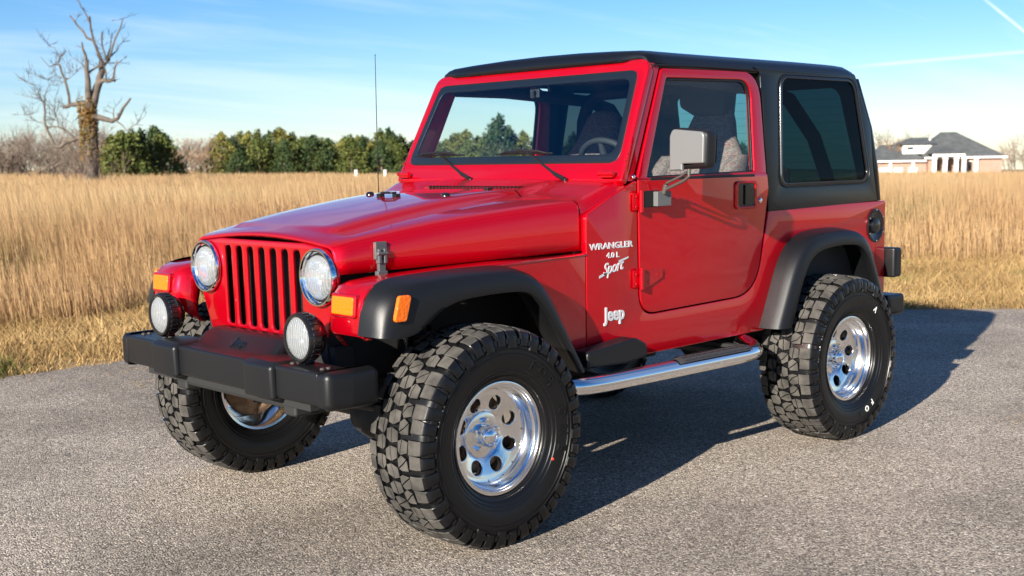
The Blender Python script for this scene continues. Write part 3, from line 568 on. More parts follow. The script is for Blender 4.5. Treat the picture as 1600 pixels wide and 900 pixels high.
# ------------------------------------------------------------------ the car
car = tag(empty('off_road_car'), 'red off-road car with black hardtop and chunky mud tyres parked on the asphalt', 'car')
W = -2.373                                           # rear axle
def Ys(z, off=0): return (.75 if z <= 1.32 else .75 - .1 * (z - 1.32)) + off
def side(off=0): return lambda u, v, w_: (u, Ys(v, off) + w_, v)
def flat(y): return lambda u, v, w_: (u, y + w_, v)

# ---- tub
tub_side = fillet([(-.655, .60, 0), (-.655, 1.185, .03), (-.80, 1.255, .1), (-.955, 1.318, .01), (-.966, 1.318, .005), (-.979, .742, .105), (-1.829, .762, .225), (-1.922, 1.165, 0),
                   (-2.995, 1.165, .015), (-3.0, .62, .04), (-2.86, .62, .02), (-2.72, .99, .12), (-2.10, .99, .14), (-1.90, .585, .02), (-.72, .568, .02)], 8)
body = panel_obj('body', [tub_side], .014, flat(.736), [M['red'], M['dark']], car, bev=.004)
b2 = mirror(body); bpy.context.view_layer.update()
# floor, rear wall, dash bulkhead, inner walls join the body as one mesh
mb = MB()
mb.box(-2.97, -.62, -.72, .72, .60, .66, 1)                        # floor
mb.box(-2.98, -1.80, .45, .715, .66, 1.02, 1); mb.box(-2.98, -1.80, -.715, -.45, .66, 1.02, 1)   # rear wheel boxes
mb.box(-.90, -.62, -.71, .71, .66, 1.20, 1)                        # bulkhead
mb.box(-3.003, -2.975, -.728, .728, .62, 1.16, 0)                  # tailgate wall
mb.box(-2.97, -1.925, .695, .718, .66, 1.15, 1); mb.box(-2.97, -1.925, -.718, -.695, .66, 1.15, 1)
base = mb.build('body_inner', [M['red'], M['dark']], car, smooth=0)
def join(dst, *srcs):
    bm = bmesh.new(); bm.from_mesh(dst.data)
    for s in srcs:
        names = [m.name for m in dst.data.materials]; mp = []
        for m in s.data.materials:
            if m.name not in names: dst.data.materials.append(m); names.append(m.name)
            mp.append(names.index(m.name))
        k = len(bm.faces); tmp = s.data.copy(); bm.from_mesh(tmp); bm.faces.ensure_lookup_table()
        for f in bm.faces[k:]: f.material_index = mp[f.material_index] if f.material_index < len(mp) else 0
        bpy.data.meshes.remove(tmp)
    bm.to_mesh(dst.data); bm.free()
    for s in srcs: bpy.data.objects.remove(s)
join(body, b2, base)

# ---- hood (loft of cross sections)
def hood_w(x): return .518 + .2 * (.372 - x)
def hood_edge(x): return lerp([-.66, -.57, -.05, .30, .36, .40], [1.250, 1.247, 1.196, 1.143, 1.131, 1.120], x)
def hood_c(x): return lerp([-.66, -.45, -.25, .1, .30, .375, .395, .405], [1.292, 1.285, 1.268, 1.214, 1.174, 1.156, 1.151, 1.142], x)
def hood_section(x):
    wd = hood_w(x); ze = hood_edge(x); zc = hood_c(x); zb = 1.012 + .03 * (.372 - x); d = .027 * float(sstep(.330, .275, x))
    if x > .36: wd -= .018 * ((x - .36) / .045) ** 2
    cr_ = zc - d; q = lambda y: ze + (cr_ - ze) * (1 - (y / (wd - .06)) ** 2)
    h = [(wd, zb), (wd, zb + .05), (wd - .001, ze - .055), (wd - .005, ze - .036), (wd - .014, ze - .018), (wd - .030, ze - .006), (wd - .055, q(wd - .06) + .001)]
    for y in (.425, .392, .378): 
        if y < wd - .075: h.append((y, q(y)))
        else: h.append((wd - .07 - .002 * (y < .38), q(wd - .07)))
    h += [(.362, q(.362) + d * .45), (.346, q(.346) + d * .86), (.332, q(.332) + d), (.25, q(.25) + d), (.15, q(.15) + d), (.06, q(.06) + d), (0, zc)]
    return [(x, y, z) for y, z in h] + [(x, -y, z) for y, z in h[-2::-1]]
mb = MB(); xs = [-.648, -.64, -.6, -.5, -.4, -.3, -.2, -.1, 0, .1, .2, .24, .258, .268, .28, .295, .31, .322, .332, .345, .36, .375, .388, .398, .405]
mb.grid([hood_section(x) for x in xs])
hood = mb.build('hood', M['red'], car, smooth=40)
sol = hood.modifiers.new('thickness', 'SOLIDIFY'); sol.thickness = .014; sol.offset = -1

# ---- cowl: from the hood seam up to the windscreen base
mb = MB(); rings = []
h0 = hood_section(-.648)
for t in (0, .02, .08, .18, .32, .5, .7, .88, 1.0):
    k = float(sstep(0, 1, t)); row = []
    for _, y, z in h0:
        ay = abs(y); wd0 = hood_w(-.648); y1 = y * (1 + .034 * k); zt = 1.332 - .012 * (ay / .7) ** 2 if ay < wd0 - .05 else z + .078
        row.append((-.652 - .25 * t, y1, z * (1 - k) + zt * k))
    rings.append(row)
mb.grid(rings); cowl = mb.build('cowl', M['red'], car, smooth=40)
mb = MB()
for k in range(26): mb.box(-.742, -.700, -.30 + k * .024, -.30 + k * .024 + .010, 1.292, 1.3005)
mb.build('cowl_grille', M['gloss_black'], cowl, smooth=0)

# ---- grille with seven slots and two lamp openings
def gx(z): return .406 + .012 * (z - 1.14)
gout = fillet([(.492, .93, .05), (.489, 1.100, .085), (.30, 1.119, .3), (-.30, 1.119, .3), (-.489, 1.100, .085), (-.492, .93, .05), (-.408, .735, .02), (.408, .735, .02)], 10)
slots = [fillet([(-.249 + i * .083 - .0260, .772, .02), (-.249 + i * .083 + .0260, .772, .02), (-.249 + i * .083 + .0235, 1.094, .02), (-.249 + i * .083 - .0260, 1.086, .02)], 5) for i in range(7)]
HLY, HLZ, HLR = .4067, .9982, .104
lamps = [[(s * HLY + HLR * cos(2 * pi * k / 40), HLZ + HLR * sin(2 * pi * k / 40)) for k in range(40)] for s in (1, -1)]
grille = panel_obj('grille', [gout] + slots + lamps, .009, lambda u, v, w_: (gx(v) - .009 + w_, u, v), M['red'], car, bev=.008, smooth=50)
mb = MB(); mb.box(.28, .30, -.38, .38, .72, 1.11); mb.build('radiator', M['mesh'], car, smooth=0)
mb = MB(); mb.box(.30, .392, -.46, .46, .66, .742); mb.build('lower_valance', M['under'], car, bevel=.008)

def headlight(s):
    fx = lambda x, y, h: (.420 + h, s * HLY + x, HLZ + y)
    mb = MB(); mb.lathe([(.1085, -.010), (.1085, .004), (.105, .009), (.100, .009), (.097, .004), (.094, -.004)], fx, 56)
    bez = mb.build('headlight', M['chrome'], car, smooth=50)
    mb = MB(); mb.lathe([(.0945, -.002), (.089, -.008), (.0845, -.012), (.0835, -.014), (.078, -.030), (.062, -.050), (.04, -.062), (.02, -.067), (.0005, -.068)], fx, 56); mb.build('reflector', M['reflector'], bez, smooth=60)
    mb = MB(); mb.lathe([(.020, -.062), (.019, -.022), (.014, -.014), (.0005, -.012)], fx, 24); mb.build('bulb_shield', M['silver'], bez, smooth=50)
    mb = MB(); mb.lathe([(.0875, -.0125), (.0865, -.006), (.0825, -.006), (.0825, -.0125)], fx, 56); mb.build('retaining_ring', M['trim'], bez, smooth=50)
    mb = MB(); mb.lathe([(.0835, -.014), (.080, .0), (.070, .008), (.05, .0145), (.028, .018), (.001, .0195)], fx, 56); mb.build('lens', M['lens'], bez, smooth=60)
for s in (1, -1): headlight(s)

# ---- front fenders
prof = [(-.66, 1.036), (-.2, 1.026), (.30, 1.008), (.405, .998), (.445, .984), (.470, .955), (.482, .90), (.488, .832), (.478, .815), (.455, .812)]
mb = MB(); rings = []
for y, dx, dz in ((.752, -.012, -.012), (.748, -.004, -.004), (.735, 0, 0), (.60, .0, 0), (.572, -.004, -.002), (.552, -.020, -.010), (.535, -.05, -.03), (.520, -.085, -.06)):
    rings.append([(x + dx * float(sstep(.2, .45, x)), y, z + dz) for x, z in prof])
mb.grid(rings)
fen_side = fillet([(-.652, .60, .02), (-.652, 1.034, 0), (.02, 1.015, 0), (.02, .98, .1), (-.28, .975, .15), (-.47, .66, .05), (-.50, .58, .02)], 6)
f_out = mb.build('fender', M['red'], car, smooth=45)
sol = f_out.modifiers.new('thickness', 'SOLIDIFY'); sol.thickness = .012; sol.offset = -1
fs = panel_obj('fender_side', [fen_side], .010, flat(.738), M['red'], car, bev=.004); join(f_out, fs)
# front turn signal
mb = MB()
def lamp_face(u, v, w_): return (.4835 + w_ - .10 * (v - .90), u, v)
sig = [panel([fillet([(.590, .880, .012), (.734, .880, .012), (.734, .962, .012), (.590, .962, .012)], 4)], .012, .006)]
v, f = sig[0]; ts = link_mesh('turn_signal', [lamp_face(p[0], p[1], p[2] - .001) for p in v], f, M['red'], car, smooth=0)
v, f = panel([fillet([(.599, .889, .008), (.725, .889, .008), (.725, .953, .008), (.599, .953, .008)], 4)], .010, .005)
link_mesh('amber_lens', [lamp_face(p[0], p[1], p[2] + .005) for p in v], f, M['amber'], ts, smooth=0)
# fender inner wheel house
mb = MB(); mb.box(-.62, .40, .40, .425, .60, 1.0); mb.box(-.62, -.60, .42, .73, .58, 1.0); inner = mb.build('wheel_house', M['under'], car, smooth=0)
for o in (f_out, ts, inner): mirror(o)

# ---- fender flares
def resample(pts, n):
    P = np.array(pts, float); d = np.r_[0, np.cumsum(np.hypot(*np.diff(P, axis=0).T))]; t = np.linspace(0, d[-1], n)
    return np.c_[np.interp(t, d, P[:, 0]), np.interp(t, d, P[:, 1])]
def smooth_path(pts, n, it=14):
    q = resample(pts, n)
    for _ in range(it): q[1:-1] = .25 * q[:-2] + .5 * q[1:-1] + .25 * q[2:]
    return q
def flare(name, outer, inner, yb, yo, n=64, it=10, mat_=None):
    """outer: attachment line on the body; inner: lip line; yb body plane, yo outermost plane"""
    A = smooth_path(outer, n, it); B = smooth_path(inner, n, it); rings = []
    for a, b in zip(A, B):
        m_ = lambda k: (a * (1 - k) + b * k)
        sec = [(a * 1.0, yb - .004), (m_(.02), yb + .012), (m_(.08), yb + (yo - yb) * .45), (m_(.17), yb + (yo - yb) * .80), (m_(.30), yb + (yo - yb) * .95), (m_(.5), yo), (m_(.9), yo + .006), (m_(1.0), yo + .003), (m_(1.03), yo - .008), (m_(1.0), yo - .03), (m_(.75), yo - .05), (m_(.7), yb - .02)]
        rings.append([(p[0], y, p[1]) for p, y in sec])
    mb = MB(); mb.grid(rings)
    for r in (rings[0], rings[-1]): mb.add(r, [tuple(range(len(r)))])
    return mb.build(name, mat_ or M['black_plastic'], car, smooth=55)
ff = flare('front_fender_flare', [(.492, .822), (.478, .93), (.452, .985), (.38, 1.013), (.1, 1.024), (-.20, 1.022), (-.285, .99), (-.345, .915), (-.545, .575)],
           [(.385, .812), (.33, .815), (.285, .845), (.20, .905), (.10, .924), (-.05, .930), (-.20, .928), (-.26, .905), (-.31, .85), (-.495, .575)], .748, .862)
def marker(u, v, w_): return (u, .869 + w_, v)
v, f = panel([fillet([(.378, .872, .012), (.432, .872, .014), (.408, .962, .014), (.352, .962, .014)], 4)], .008, .004)
mk = link_mesh('side_marker', [marker(*p) for p in v], f, M['amber'], ff, smooth=0)
rf = flare('rear_fender_flare', [(-1.852, .598), (-1.99, .905), (-2.05, .985), (-2.14, 1.035), (-2.30, 1.050), (-2.50, 1.050), (-2.60, 1.035), (-2.67, .985), (-2.86, .625)],
           [(-1.955, .598), (-2.06, .84), (-2.12, .925), (-2.20, .955), (-2.36, .968), (-2.52, .965), (-2.59, .945), (-2.64, .895), (-2.78, .625)], .748, .862)
# step pad behind the front wheel
v, f = panel([fillet([(-.557, .578, .01), (-.558, .645, .02), (-.86, .672, .05), (-.925, .640, .03), (-.93, .588, .02), (-.80, .572, .02)], 5)], .046, .010)
pad = link_mesh('rocker_pad', [(p[0], .798 + p[2], p[1]) for p in v], f, M['black_plastic'], car, smooth=0); pad.data.polygons.foreach_set('use_smooth', [True] * len(pad.data.polygons)); pad.data.set_sharp_from_angle(angle=radians(40))
for o in (ff, rf, pad): mirror(o)

# ---- front bumper
v, f = panel([fillet([(.495, .588, .012), (.640, .588, .012), (.640, .706, .012), (.495, .706, .012)], 4)], .705, .004)
bumper = link_mesh('front_bumper', [(p[0], p[2], p[1]) for p in v], f, M['black_plastic'], car, smooth=35)
for s in (1, -1):
    v, f = panel([fillet([(.642, .703, .004), (.640, .765, .075), (.54, .775, .06), (.42, .772, .03), (.42, .703, .01)], 10)], .068, .026, 4)
    link_mesh('bumper_end_cap', [(p[0], p[1] * s, .643 + p[2]) for p in v], f, M['black_plastic'], bumper, smooth=40)
    v, f = panel([fillet([(.50, .577, .01), (.660, .577, .014), (.664, .700, .022), (.635, .716, .014), (.50, .716, .01)], 5)], .098, .018, 3)
    link_mesh('bumper_guard', [(p[0], s * .352 + p[2], p[1]) for p in v], f, M['black_plastic'], bumper, smooth=40)
    for x, y in ((.585, s * .475), (.560, s * .475), (.585, s * .66), (.56, s * .66)):
        mb = MB(); mb.lathe([(.009, 0), (.009, .005), (.006, .007), (.0005, .007)], lambda a, b, h, x=x, y=y: (x + a, y + b, .7065 + h), 10)
        mb.build('bolt', M['steel'], bumper, smooth=30)
mb = MB(); sec = [(.638, .699), (.575, .709), (.555, .711), (.50, .757), (.47, .768), (.42, .766)]
mb.grid([[(x - .0, y, z - dz * (1 if x < .57 else 0)) for x, z in sec] for y, dz in ((-.30, .045), (-.285, .012), (-.25, 0), (.25, 0), (.285, .012), (.30, .045))])
gu = mb.build('bumper_cover', M['black_plastic'], bumper, smooth=40); sm = gu.modifiers.new('thickness', 'SOLIDIFY'); sm.thickness = .006; sm.offset = -1
bt = Vector((-.045, 0, .035)).normalized()
text_obj('embossed_badge', 'Jeep', .05, lambda u, v, w_: (.528 + bt.x * v + .6 * w_, .03 + u, .733 + bt.z * v + .8 * w_), M['gloss_black'], gu, ext=.003, off=.0012)
mb = MB()
mb.box(.495, .60, -.60, .60, .552, .583); mb.build('bumper_bracket', M['under'], bumper, smooth=0)

# ---- fog lamps
def fog(s):
    cx, cy, cz = .560, s * .512, .802
    fx = lambda x, y, h: (cx + h, cy + x, cz + y)
    mb = MB(); mb.lathe([(.001, -.075), (.045, -.070), (.070, -.052), (.084, -.03), (.089, -.02), (.089, .022), (.085, .029), (.077, .029), (.074, .020)], fx, 56)
    for k in range(28):
        a = 2 * pi * k / 28; t = .0085
        P = lambda r, da, h: fx(r * cos(a + da), r * sin(a + da), h)
        mb.add([P(.089, -.06, -.014), P(.089, .06, -.014), P(.089, .06, .016), P(.089, -.06, .016), P(.0925, -.05, -.012), P(.0925, .05, -.012), P(.0925, .05, .014), P(.0925, -.05, .014)], [(4, 5, 6, 7), (0, 1, 5, 4), (1, 2, 6, 5), (2, 3, 7, 6), (3, 0, 4, 7)])
    h = mb.build('fog_light', M['gloss_black'], car, smooth=40)
    mb = MB(); mb.lathe([(.076, .016), (.066, -.010), (.045, -.030), (.02, -.04), (.0005, -.042)], fx, 48); mb.build('reflector', M['reflector'], h, smooth=60)
    mb = MB(); mb.lathe([(.0765, .018), (.07, .025), (.05, .032), (.025, .036), (.001, .0375)], fx, 48); mb.build('lens', M['fog_lens'], h, smooth=60)
    mb = MB(); mb.box(cx - .035, cx + .01, cy - .016, cy + .016, .707, .718); mb.box(cx - .025, cx - .005, cy - .010, cy + .010, .711, cz - .07); mb.build('bracket', M['gloss_black'], h, bevel=.002)
for s in (1, -1): fog(s)

# ---- windscreen frame, glass, seal
def WX(z): return -.885 - .48 * (z - 1.35)
wn = Vector((1, 0, .48)).normalized()
def wsf(u, v, w_): return (WX(v) + wn.x * w_, u, v + wn.z * w_)
oy, o_top = .752, 1.835
fo = fillet([(-.752, 1.318, .01), (-.703, o_top, .06), (.703, o_top, .06), (.752, 1.318, .01)], 8)
fi = fillet([(-.700, 1.398, .055), (-.652, 1.782, .055), (.652, 1.782, .055), (.700, 1.398, .055)], 8)
ws = panel_obj('windscreen_frame', [fo, fi], .019, lambda u, v, w_: wsf(u, v, w_ - .016), M['red'], car, bev=.008)
# pillar side returns
mb = MB()
for s in (1, -1):
    mb.add([(WX(1.318) - .002, s * .746, 1.318), (WX(1.815) - .002, s * .6965, 1.815), (WX(1.815) - .075, s * .6965, 1.815), (WX(1.318) - .075, s * .746, 1.318),
            (WX(1.318) - .002, s * .690, 1.318), (WX(1.815) - .002, s * .650, 1.815), (WX(1.815) - .075, s * .650, 1.815), (WX(1.318) - .075, s * .690, 1.318)],
           [(0, 1, 2, 3), (4, 5, 6, 7), (2, 3, 7, 6), (0, 1, 5, 4), (0, 3, 7, 4), (1, 2, 6, 5)])
pr = mb.build('pillar', M['red'], car, smooth=0); join(ws, pr)
fi2 = fillet([(-.668, 1.430, .05), (-.626, 1.752, .05), (.626, 1.752, .05), (.668, 1.430, .05)], 8)
fi3 = fillet([(-.708, 1.392, .055), (-.659, 1.788, .055), (.659, 1.788, .055), (.708, 1.392, .055)], 8)
panel_obj('windscreen_seal', [fi3, fi2], .006, lambda u, v, w_: wsf(u, v, w_ - .002), M['trim'], ws, bev=.003)
mb = MB(); g = [(-.699, 1.400), (.699, 1.400), (.653, 1.779), (-.653, 1.779)]
mb.add([wsf(u, v, .0055) for u, v in g], [(0, 1, 2, 3)]); mb.build('windscreen', M['glass'], ws, smooth=0)
for s in (1, -1):
    mb = MB(); mb.tube([(-.855, s * .635, 1.352), (-.855, s * .722, 1.352)], .011, 10); mb.box(-.880, -.852, s * .68 - .035, s * .68 + .035, 1.335, 1.345); mb.build('windscreen_hinge', M['red'], ws, smooth=40)
    mb = MB(); mb.lathe([(.010, 0), (.010, .006), (.006, .010), (.0005, .011)], lambda a, b, h, s=s: (-.945 + a, s * (.748 + h), 1.335 + b), 14)
    mb.build('pillar_bolt', M['chrome'], ws, smooth=50)
    mb = MB()
    for x, z in ((-.925, 1.43), (-.905, 1.405), (-.90, 1.28), (-.935, 1.265)): mb.lathe([(.005, 0), (.004, .003), (.0004, .003)], lambda a, b, h, x=x, z=z, s=s: (x + a, s * (Ys(z) - .001 + h), z + b), 10)
    mb.build('pillar_screws', M['red'], ws, smooth=40)

# ---- wipers
def wiper(pv, j, y0, y1):
    n3 = wn * .022
    a = Vector((pv[0], pv[1], pv[2])) ; b = Vector((WX(j[1]), j[0], j[1])) + n3 * 1.4
    mb = MB(); mb.tube([a + Vector((.0, 0, -.02)), a + Vector((.002, 0, .015))], .011, 10)
    d = (b - a); mb.tube([a + Vector((.006, 0, .012)), a + d * .22 + n3 * .3, a + d * .3 + n3 * .35, b], [.010, .0095, .0065, .0045], 8)
    o = mb.build('wiper', M['trim'], car, smooth=40)
    mb = MB(); zz = j[1]
    pt = lambda y, h, dz=0: Vector((WX(zz + dz), y, zz + dz)) + wn * h
    mb.tube([pt(y0, .006), pt(y1, .006)], .0042, 6)
    ym = (y0 + y1) / 2; L_ = y1 - y0
    mb.tube([pt(y0 + .1 * L_, .009), pt(y0 + .22 * L_, .020, .004), pt(ym, .024, .006), pt(y1 - .22 * L_, .020, .004), pt(y1 - .1 * L_, .009)], [.003, .006, .008, .006, .003], 6)
    mb.build('wiper_blade', M['trim'], o, smooth=40)
wiper((-.862, -.185, 1.318), (-.47, 1.438), -.665, -.295)
wiper((-.862, .435, 1.316), (.150, 1.438), -.075, .30)

# ---- doors
dl = fillet([(-.972, 1.322, .006), (-.985, .749, .10), (-1.823, .769, .22), (-1.915, 1.26, .02), (-1.903, 1.338, .03)], 9)
def build_door():
    d = panel_obj('door', [dl], .018, side(-.014), M['red'], car, bev=.004)
    fo_ = fillet([(-.968, 1.322, .005), (-1.186, 1.796, .02), (-1.897, 1.806, .14), (-1.900, 1.330, .01)], 10)
    fi_ = fillet([(-1.032, 1.330, .01), (-1.212, 1.755, .02), (-1.825, 1.765, .085), (-1.805, 1.340, .01)], 10)
    panel_obj('door_window_frame', [fo_, fi_], .016, side(-.014), M['red'], d, bev=.005)
    fi2_ = fillet([(-1.040, 1.336, .01), (-1.219, 1.745, .02), (-1.812, 1.755, .08), (-1.795, 1.346, .01)], 10)
    fo2_ = fillet([(-1.026, 1.322, .01), (-1.206, 1.762, .02), (-1.832, 1.772, .09), (-1.812, 1.332, .01)], 10)
    panel_obj('window_seal', [fo2_, fi2_], .006, side(-.010), M['trim'], d, bev=.002)
    mb = MB(); mb.add([(u, Ys(v, -.013), v) for u, v in ((-1.03, 1.33), (-1.80, 1.335), (-1.82, 1.76), (-1.21, 1.76))], [(0, 1, 2, 3)]); mb.build('door_glass', M['door_glass'], d, smooth=0)
    mb = MB(); mb.box(-1.80, -1.05, .742, .756, 1.318, 1.330); mb.build('belt_strip', M['trim'], d, bevel=.002)
    v, f = panel([fillet([(-1.648, 1.170, .022), (-1.648, 1.300, .022), (-1.812, 1.300, .022), (-1.812, 1.170, .022)], 6), fillet([(-1.667, 1.184, .014), (-1.667, 1.287, .014), (-1.796, 1.287, .014), (-1.796, 1.184, .014)], 6)], .007, .005)
    h = link_mesh('door_handle', [side(.006)(*p) for p in v], f, M['red'], d, smooth=40)
    mb = MB(); mb.prism(fillet([(-1.665, 1.182, .01), (-1.665, 1.289, .01), (-1.798, 1.289, .01), (-1.798, 1.182, .01)], 4), lambda u, v_, w_: (u, .754 + w_, v_), 0, .004); mb.box(-1.745, -1.715, .757, .766, 1.19, 1.282); mb.build('handle_paddle', M['gloss_black'], h, bevel=.003)
    mb = MB(); mb.lathe([(.012, 0), (.012, .004), (.009, .006), (.0005, .006)], lambda a, b, hh: (-1.848 + a, .753 + hh, 1.205 + b), 18); mb.build('door_lock', M['chrome'], d, smooth=40)
    # hinges
    for z, up in ((.905, 0), (1.232, 1)):
        mb = MB(); mb.tube([(-.976, .768, z - .045), (-.976, .768, z + .045)], .011, 12)
        mb.prism(fillet([(-.935, z - .036, .004), (-.935, z + .036, .004), (-.976, z + .036, 0), (-.976, z - .036, 0)], 3), lambda u, v_, w_: (u, .752 + w_, v_), 0, .006)
        if not up: mb.prism(fillet([(-.976, z - .040, 0), (-.976, z + .036, 0), (-1.125, z + .036, .006), (-1.125, z - .004, .008), (-1.03, z - .040, .006)], 3), lambda u, v_, w_: (u, .755 + w_, v_), 0, .006)
        hg = mb.build('door_hinge', M['red'], d, smooth=35)
        for x, dz in (((-.950, .02), (-.950, -.022), (-1.03, .022), (-1.03, -.02), (-1.085, .008)) if not up else ((-.950, .02), (-.950, -.022))):
            mb = MB(); mb.lathe([(.006, 0), (.005, .004), (.0004, .0045)], lambda a, b, h_, x=x, dz=dz: (x + a, .7595 + h_, z + dz + b), 10); mb.build('hinge_bolt', M['red'], hg, smooth=40)
    return d
door = build_door(); door_r = mirror(door)
# door mirror (driver's side only, as in the photo)
mb = MB(); mb.box(-1.085, -.985, .757, .775, 1.205, 1.275); mb.box(-1.135, -1.045, .775, .800, 1.209, 1.271, 1)
mb.tube([(-1.085, .800, 1.262), (-1.083, .815, 1.30)], .012, 10, mi=2)
mb.tube([(-1.083, .815, 1.280), (-1.075, .92, 1.318), (-1.072, .945, 1.335), (-1.072, .945, 1.365)], .0075, 10, mi=2)
mb.tube([(-1.083, .815, 1.305), (-1.075, .90, 1.335), (-1.074, .93, 1.352)], .006, 10, mi=2)
mir = mb.build('door_mirror', [M['trim'], M['mirror_grey'], M['steel']], door, bevel=.003)
v, f = panel([fillet([(.858, 1.362, .012), (1.042, 1.366, .03), (1.050, 1.522, .035), (.866, 1.537, .03), (.855, 1.50, .03)], 8)], .036, .022, 4)
hd = link_mesh('mirror_housing', [(-1.098 + p[2], p[0], p[1]) for p in v], f, M['trim'], mir, smooth=40)
v, f = panel([fillet([(.857, 1.356, .004), (.925, 1.358, .004), (.925, 1.386, .003), (1.034, 1.388, .006), (1.038, 1.514, .025), (.872, 1.530, .026), (.858, 1.50, .02)], 6)], .010, .006, 2)
link_mesh('mirror_shell', [(-1.060 + p[2], p[0], p[1]) for p in v], f, M['silver'], mir, smooth=40)
mb = MB(); mb.add([(-1.1365, .88, 1.385), (-1.1365, 1.035, 1.388), (-1.1365, 1.04, 1.50), (-1.1365, .885, 1.52)], [(0, 1, 2, 3)]); mb.build('mirror_glass', M['chrome'], mir, smooth=0)

# ---- hardtop
def htside(u, v, w_): return (u, Ys(v, .002) + w_, v)
ho = fillet([(-1.918, 1.150, .0), (-1.912, 1.70, .0), (-1.902, 1.728, .02), (-1.905, 1.800, .03), (-1.86, 1.825, .0), (-2.74, 1.825, .03), (-2.86, 1.56, .1), (-2.905, 1.167, .0)], 6)
hi_ = fillet([(-2.003, 1.262, .06), (-2.062, 1.80, .075), (-2.735, 1.80, .095), (-2.822, 1.262, .075)], 10)
ht = panel_obj('hardtop', [ho, hi_], .014, lambda u, v, w_: htside(u, v, w_ - .012), M['hardtop'], car, bev=.004)
htr = mirror(ht); bpy.context.view_layer.update()
# roof shell: cross sections from front lip to rear
mb = MB(); rings = []
def roof_row(x, ze, zt, wd, drop):
    row = [(wd + .004, ze - drop), (wd + .007, ze - drop + .010), (wd + .003, ze - .012), (wd - .004, ze + .008), (wd - .020, ze + .028), (wd - .045, ze + .042), (wd - .09, ze + .052), (.45, zt - .010), (.25, zt - .003), (0, zt)]
    return [(x, y, z) for y, z in row] + [(x, -y, z) for y, z in row[-2::-1]]
ZB = 1.826
for x, k, wd in ((-1.100, 0, .640), (-1.101, .28, .652), (-1.106, .55, .666), (-1.116, .76, .678), (-1.135, .90, .688), (-1.165, .97, .695)):
    rw = roof_row(x, 1.825, 1.895, wd, .018); rings.append([(p[0] - (0 if abs(p[1]) < .55 else .05 * (abs(p[1]) - .55) / .15 * (1 - k)), p[1], ZB + (p[2] - ZB) * k) for p in rw])
for x, ze, zt, wd, drop in ((-1.22, 1.824, 1.897, .6985, .02), (-1.4, 1.823, 1.902, .6985, .018), (-1.7, 1.822, 1.905, .6985, .018), (-1.9, 1.822, 1.905, .699, .02), (-2.3, 1.822, 1.903, .699, .02), (-2.6, 1.820, 1.897, .6985, .02), (-2.70, 1.818, 1.890, .697, .02), (-2.76, 1.806, 1.872, .692, .02), (-2.795, 1.785, 1.842, .684, .02), (-2.81, 1.75, 1.80, .676, .02)):
    rings.append(roof_row(x, ze, zt, wd, drop))
mb.grid(rings)
# front lip underside above the windscreen
mb.grid([rings[0], [(-1.16, p[1] * .99, p[2] - .006) for p in rings[0]]])
# rear corners and rear header
def rear_corner(s):
    rr = []
    for z in (1.167, 1.35, 1.55, 1.70, 1.80):
        xo = lerp([1.167, 1.56, 1.825], [-2.905, -2.86, -2.745], z); yo_ = Ys(z, .004); xr = lerp([1.167, 1.56, 1.80], [-2.99, -2.905, -2.81], z)
        rr.append([(xo, s * yo_, z), (xo - (xo - xr) * .5, s * (yo_ - .006), z), (xo - (xo - xr) * .85, s * (yo_ - .03), z), (xr, s * (yo_ - .065), z), (xr - .004, s * (yo_ - .13), z)])
    mb.grid(rr)
rear_corner(1); rear_corner(-1)
roof = mb.build('roof_shell', M['hardtop'], car, smooth=40); sm = roof.modifiers.new('thickness', 'SOLIDIFY'); sm.thickness = .012; sm.offset = -1
dgm = bpy.data.meshes.new_from_object(roof.evaluated_get(bpy.context.evaluated_depsgraph_get()))
roof.modifiers.clear(); roof.data = dgm
join(ht, htr, roof)
# drip rail over the door
for s in (1, -1): mb = MB(); mb.tube([(-1.13, s * .704, 1.806), (-1.5, s * .706, 1.812), (-1.80, s * .706, 1.812)], .006, 6); mb.build('drip_rail', M['trim'], ht, smooth=40)
gl_o = fillet([(-2.011, 1.270, .055), (-2.069, 1.793, .07), (-2.730, 1.793, .09), (-2.813, 1.270, .07)], 10)
gl_i = fillet([(-2.023, 1.282, .045), (-2.080, 1.782, .06), (-2.722, 1.782, .08), (-2.800, 1.282, .06)], 10)
for s in (1, -1):
    fm = lambda u, v, w_, s=s: (u, s * (Ys(v, .001) + w_), v)
    panel_obj('window_gasket', [hi_, gl_i], .006, fm, M['gloss_black'], ht, bev=.003)
    mb = MB(); mb.add([fm(u, v, -.002) for u, v in gl_o], [tuple(range(len(gl_o)))]); mb.build('side_window', M['tint_glass'], ht, smooth=0)
    # chrome-grey bead along the gasket
    mb = MB(); bead = [fm(u, v, .008) for u, v in hi_]; mb.tube(bead + [bead[0]], .0022, 5, caps=False); mb.build('gasket_bead', M['trim'], ht, smooth=60)
# rear glass (liftgate)
def rgf(u, v, w_): return (lerp([1.167, 1.56, 1.80], [-2.996, -2.911, -2.816], v) - w_, u, v)
ro = fillet([(-.68, 1.170, .02), (-.615, 1.81, .06), (.615, 1.81, .06), (.68, 1.170, .02)], 6)
ri = fillet([(-.60, 1.235, .05), (-.55, 1.765, .06), (.55, 1.765, .06), (.60, 1.235, .05)], 6)
lg = panel_obj('liftgate', [ro, ri], .008, rgf, M['hardtop'], car, bev=.002)
mb = MB(); mb.add([rgf(u, v, 0) for u, v in ri], [tuple(range(len(ri)))]); mb.build('rear_window', M['rear_glass'], lg, smooth=0)
mb = MB()
for k in range(11): z = 1.29 + .042 * k; mb.tube([rgf(-.54, z, -.003), rgf(.54, z, -.003)], .0007, 4)
mb.build('heater_lines', M['trim'], lg, smooth=0)
mb = MB(); mb.box(-2.74, -1.19, -.66, .66, 1.816, 1.826); mb.build('headliner', M['headliner'], ht, smooth=0)

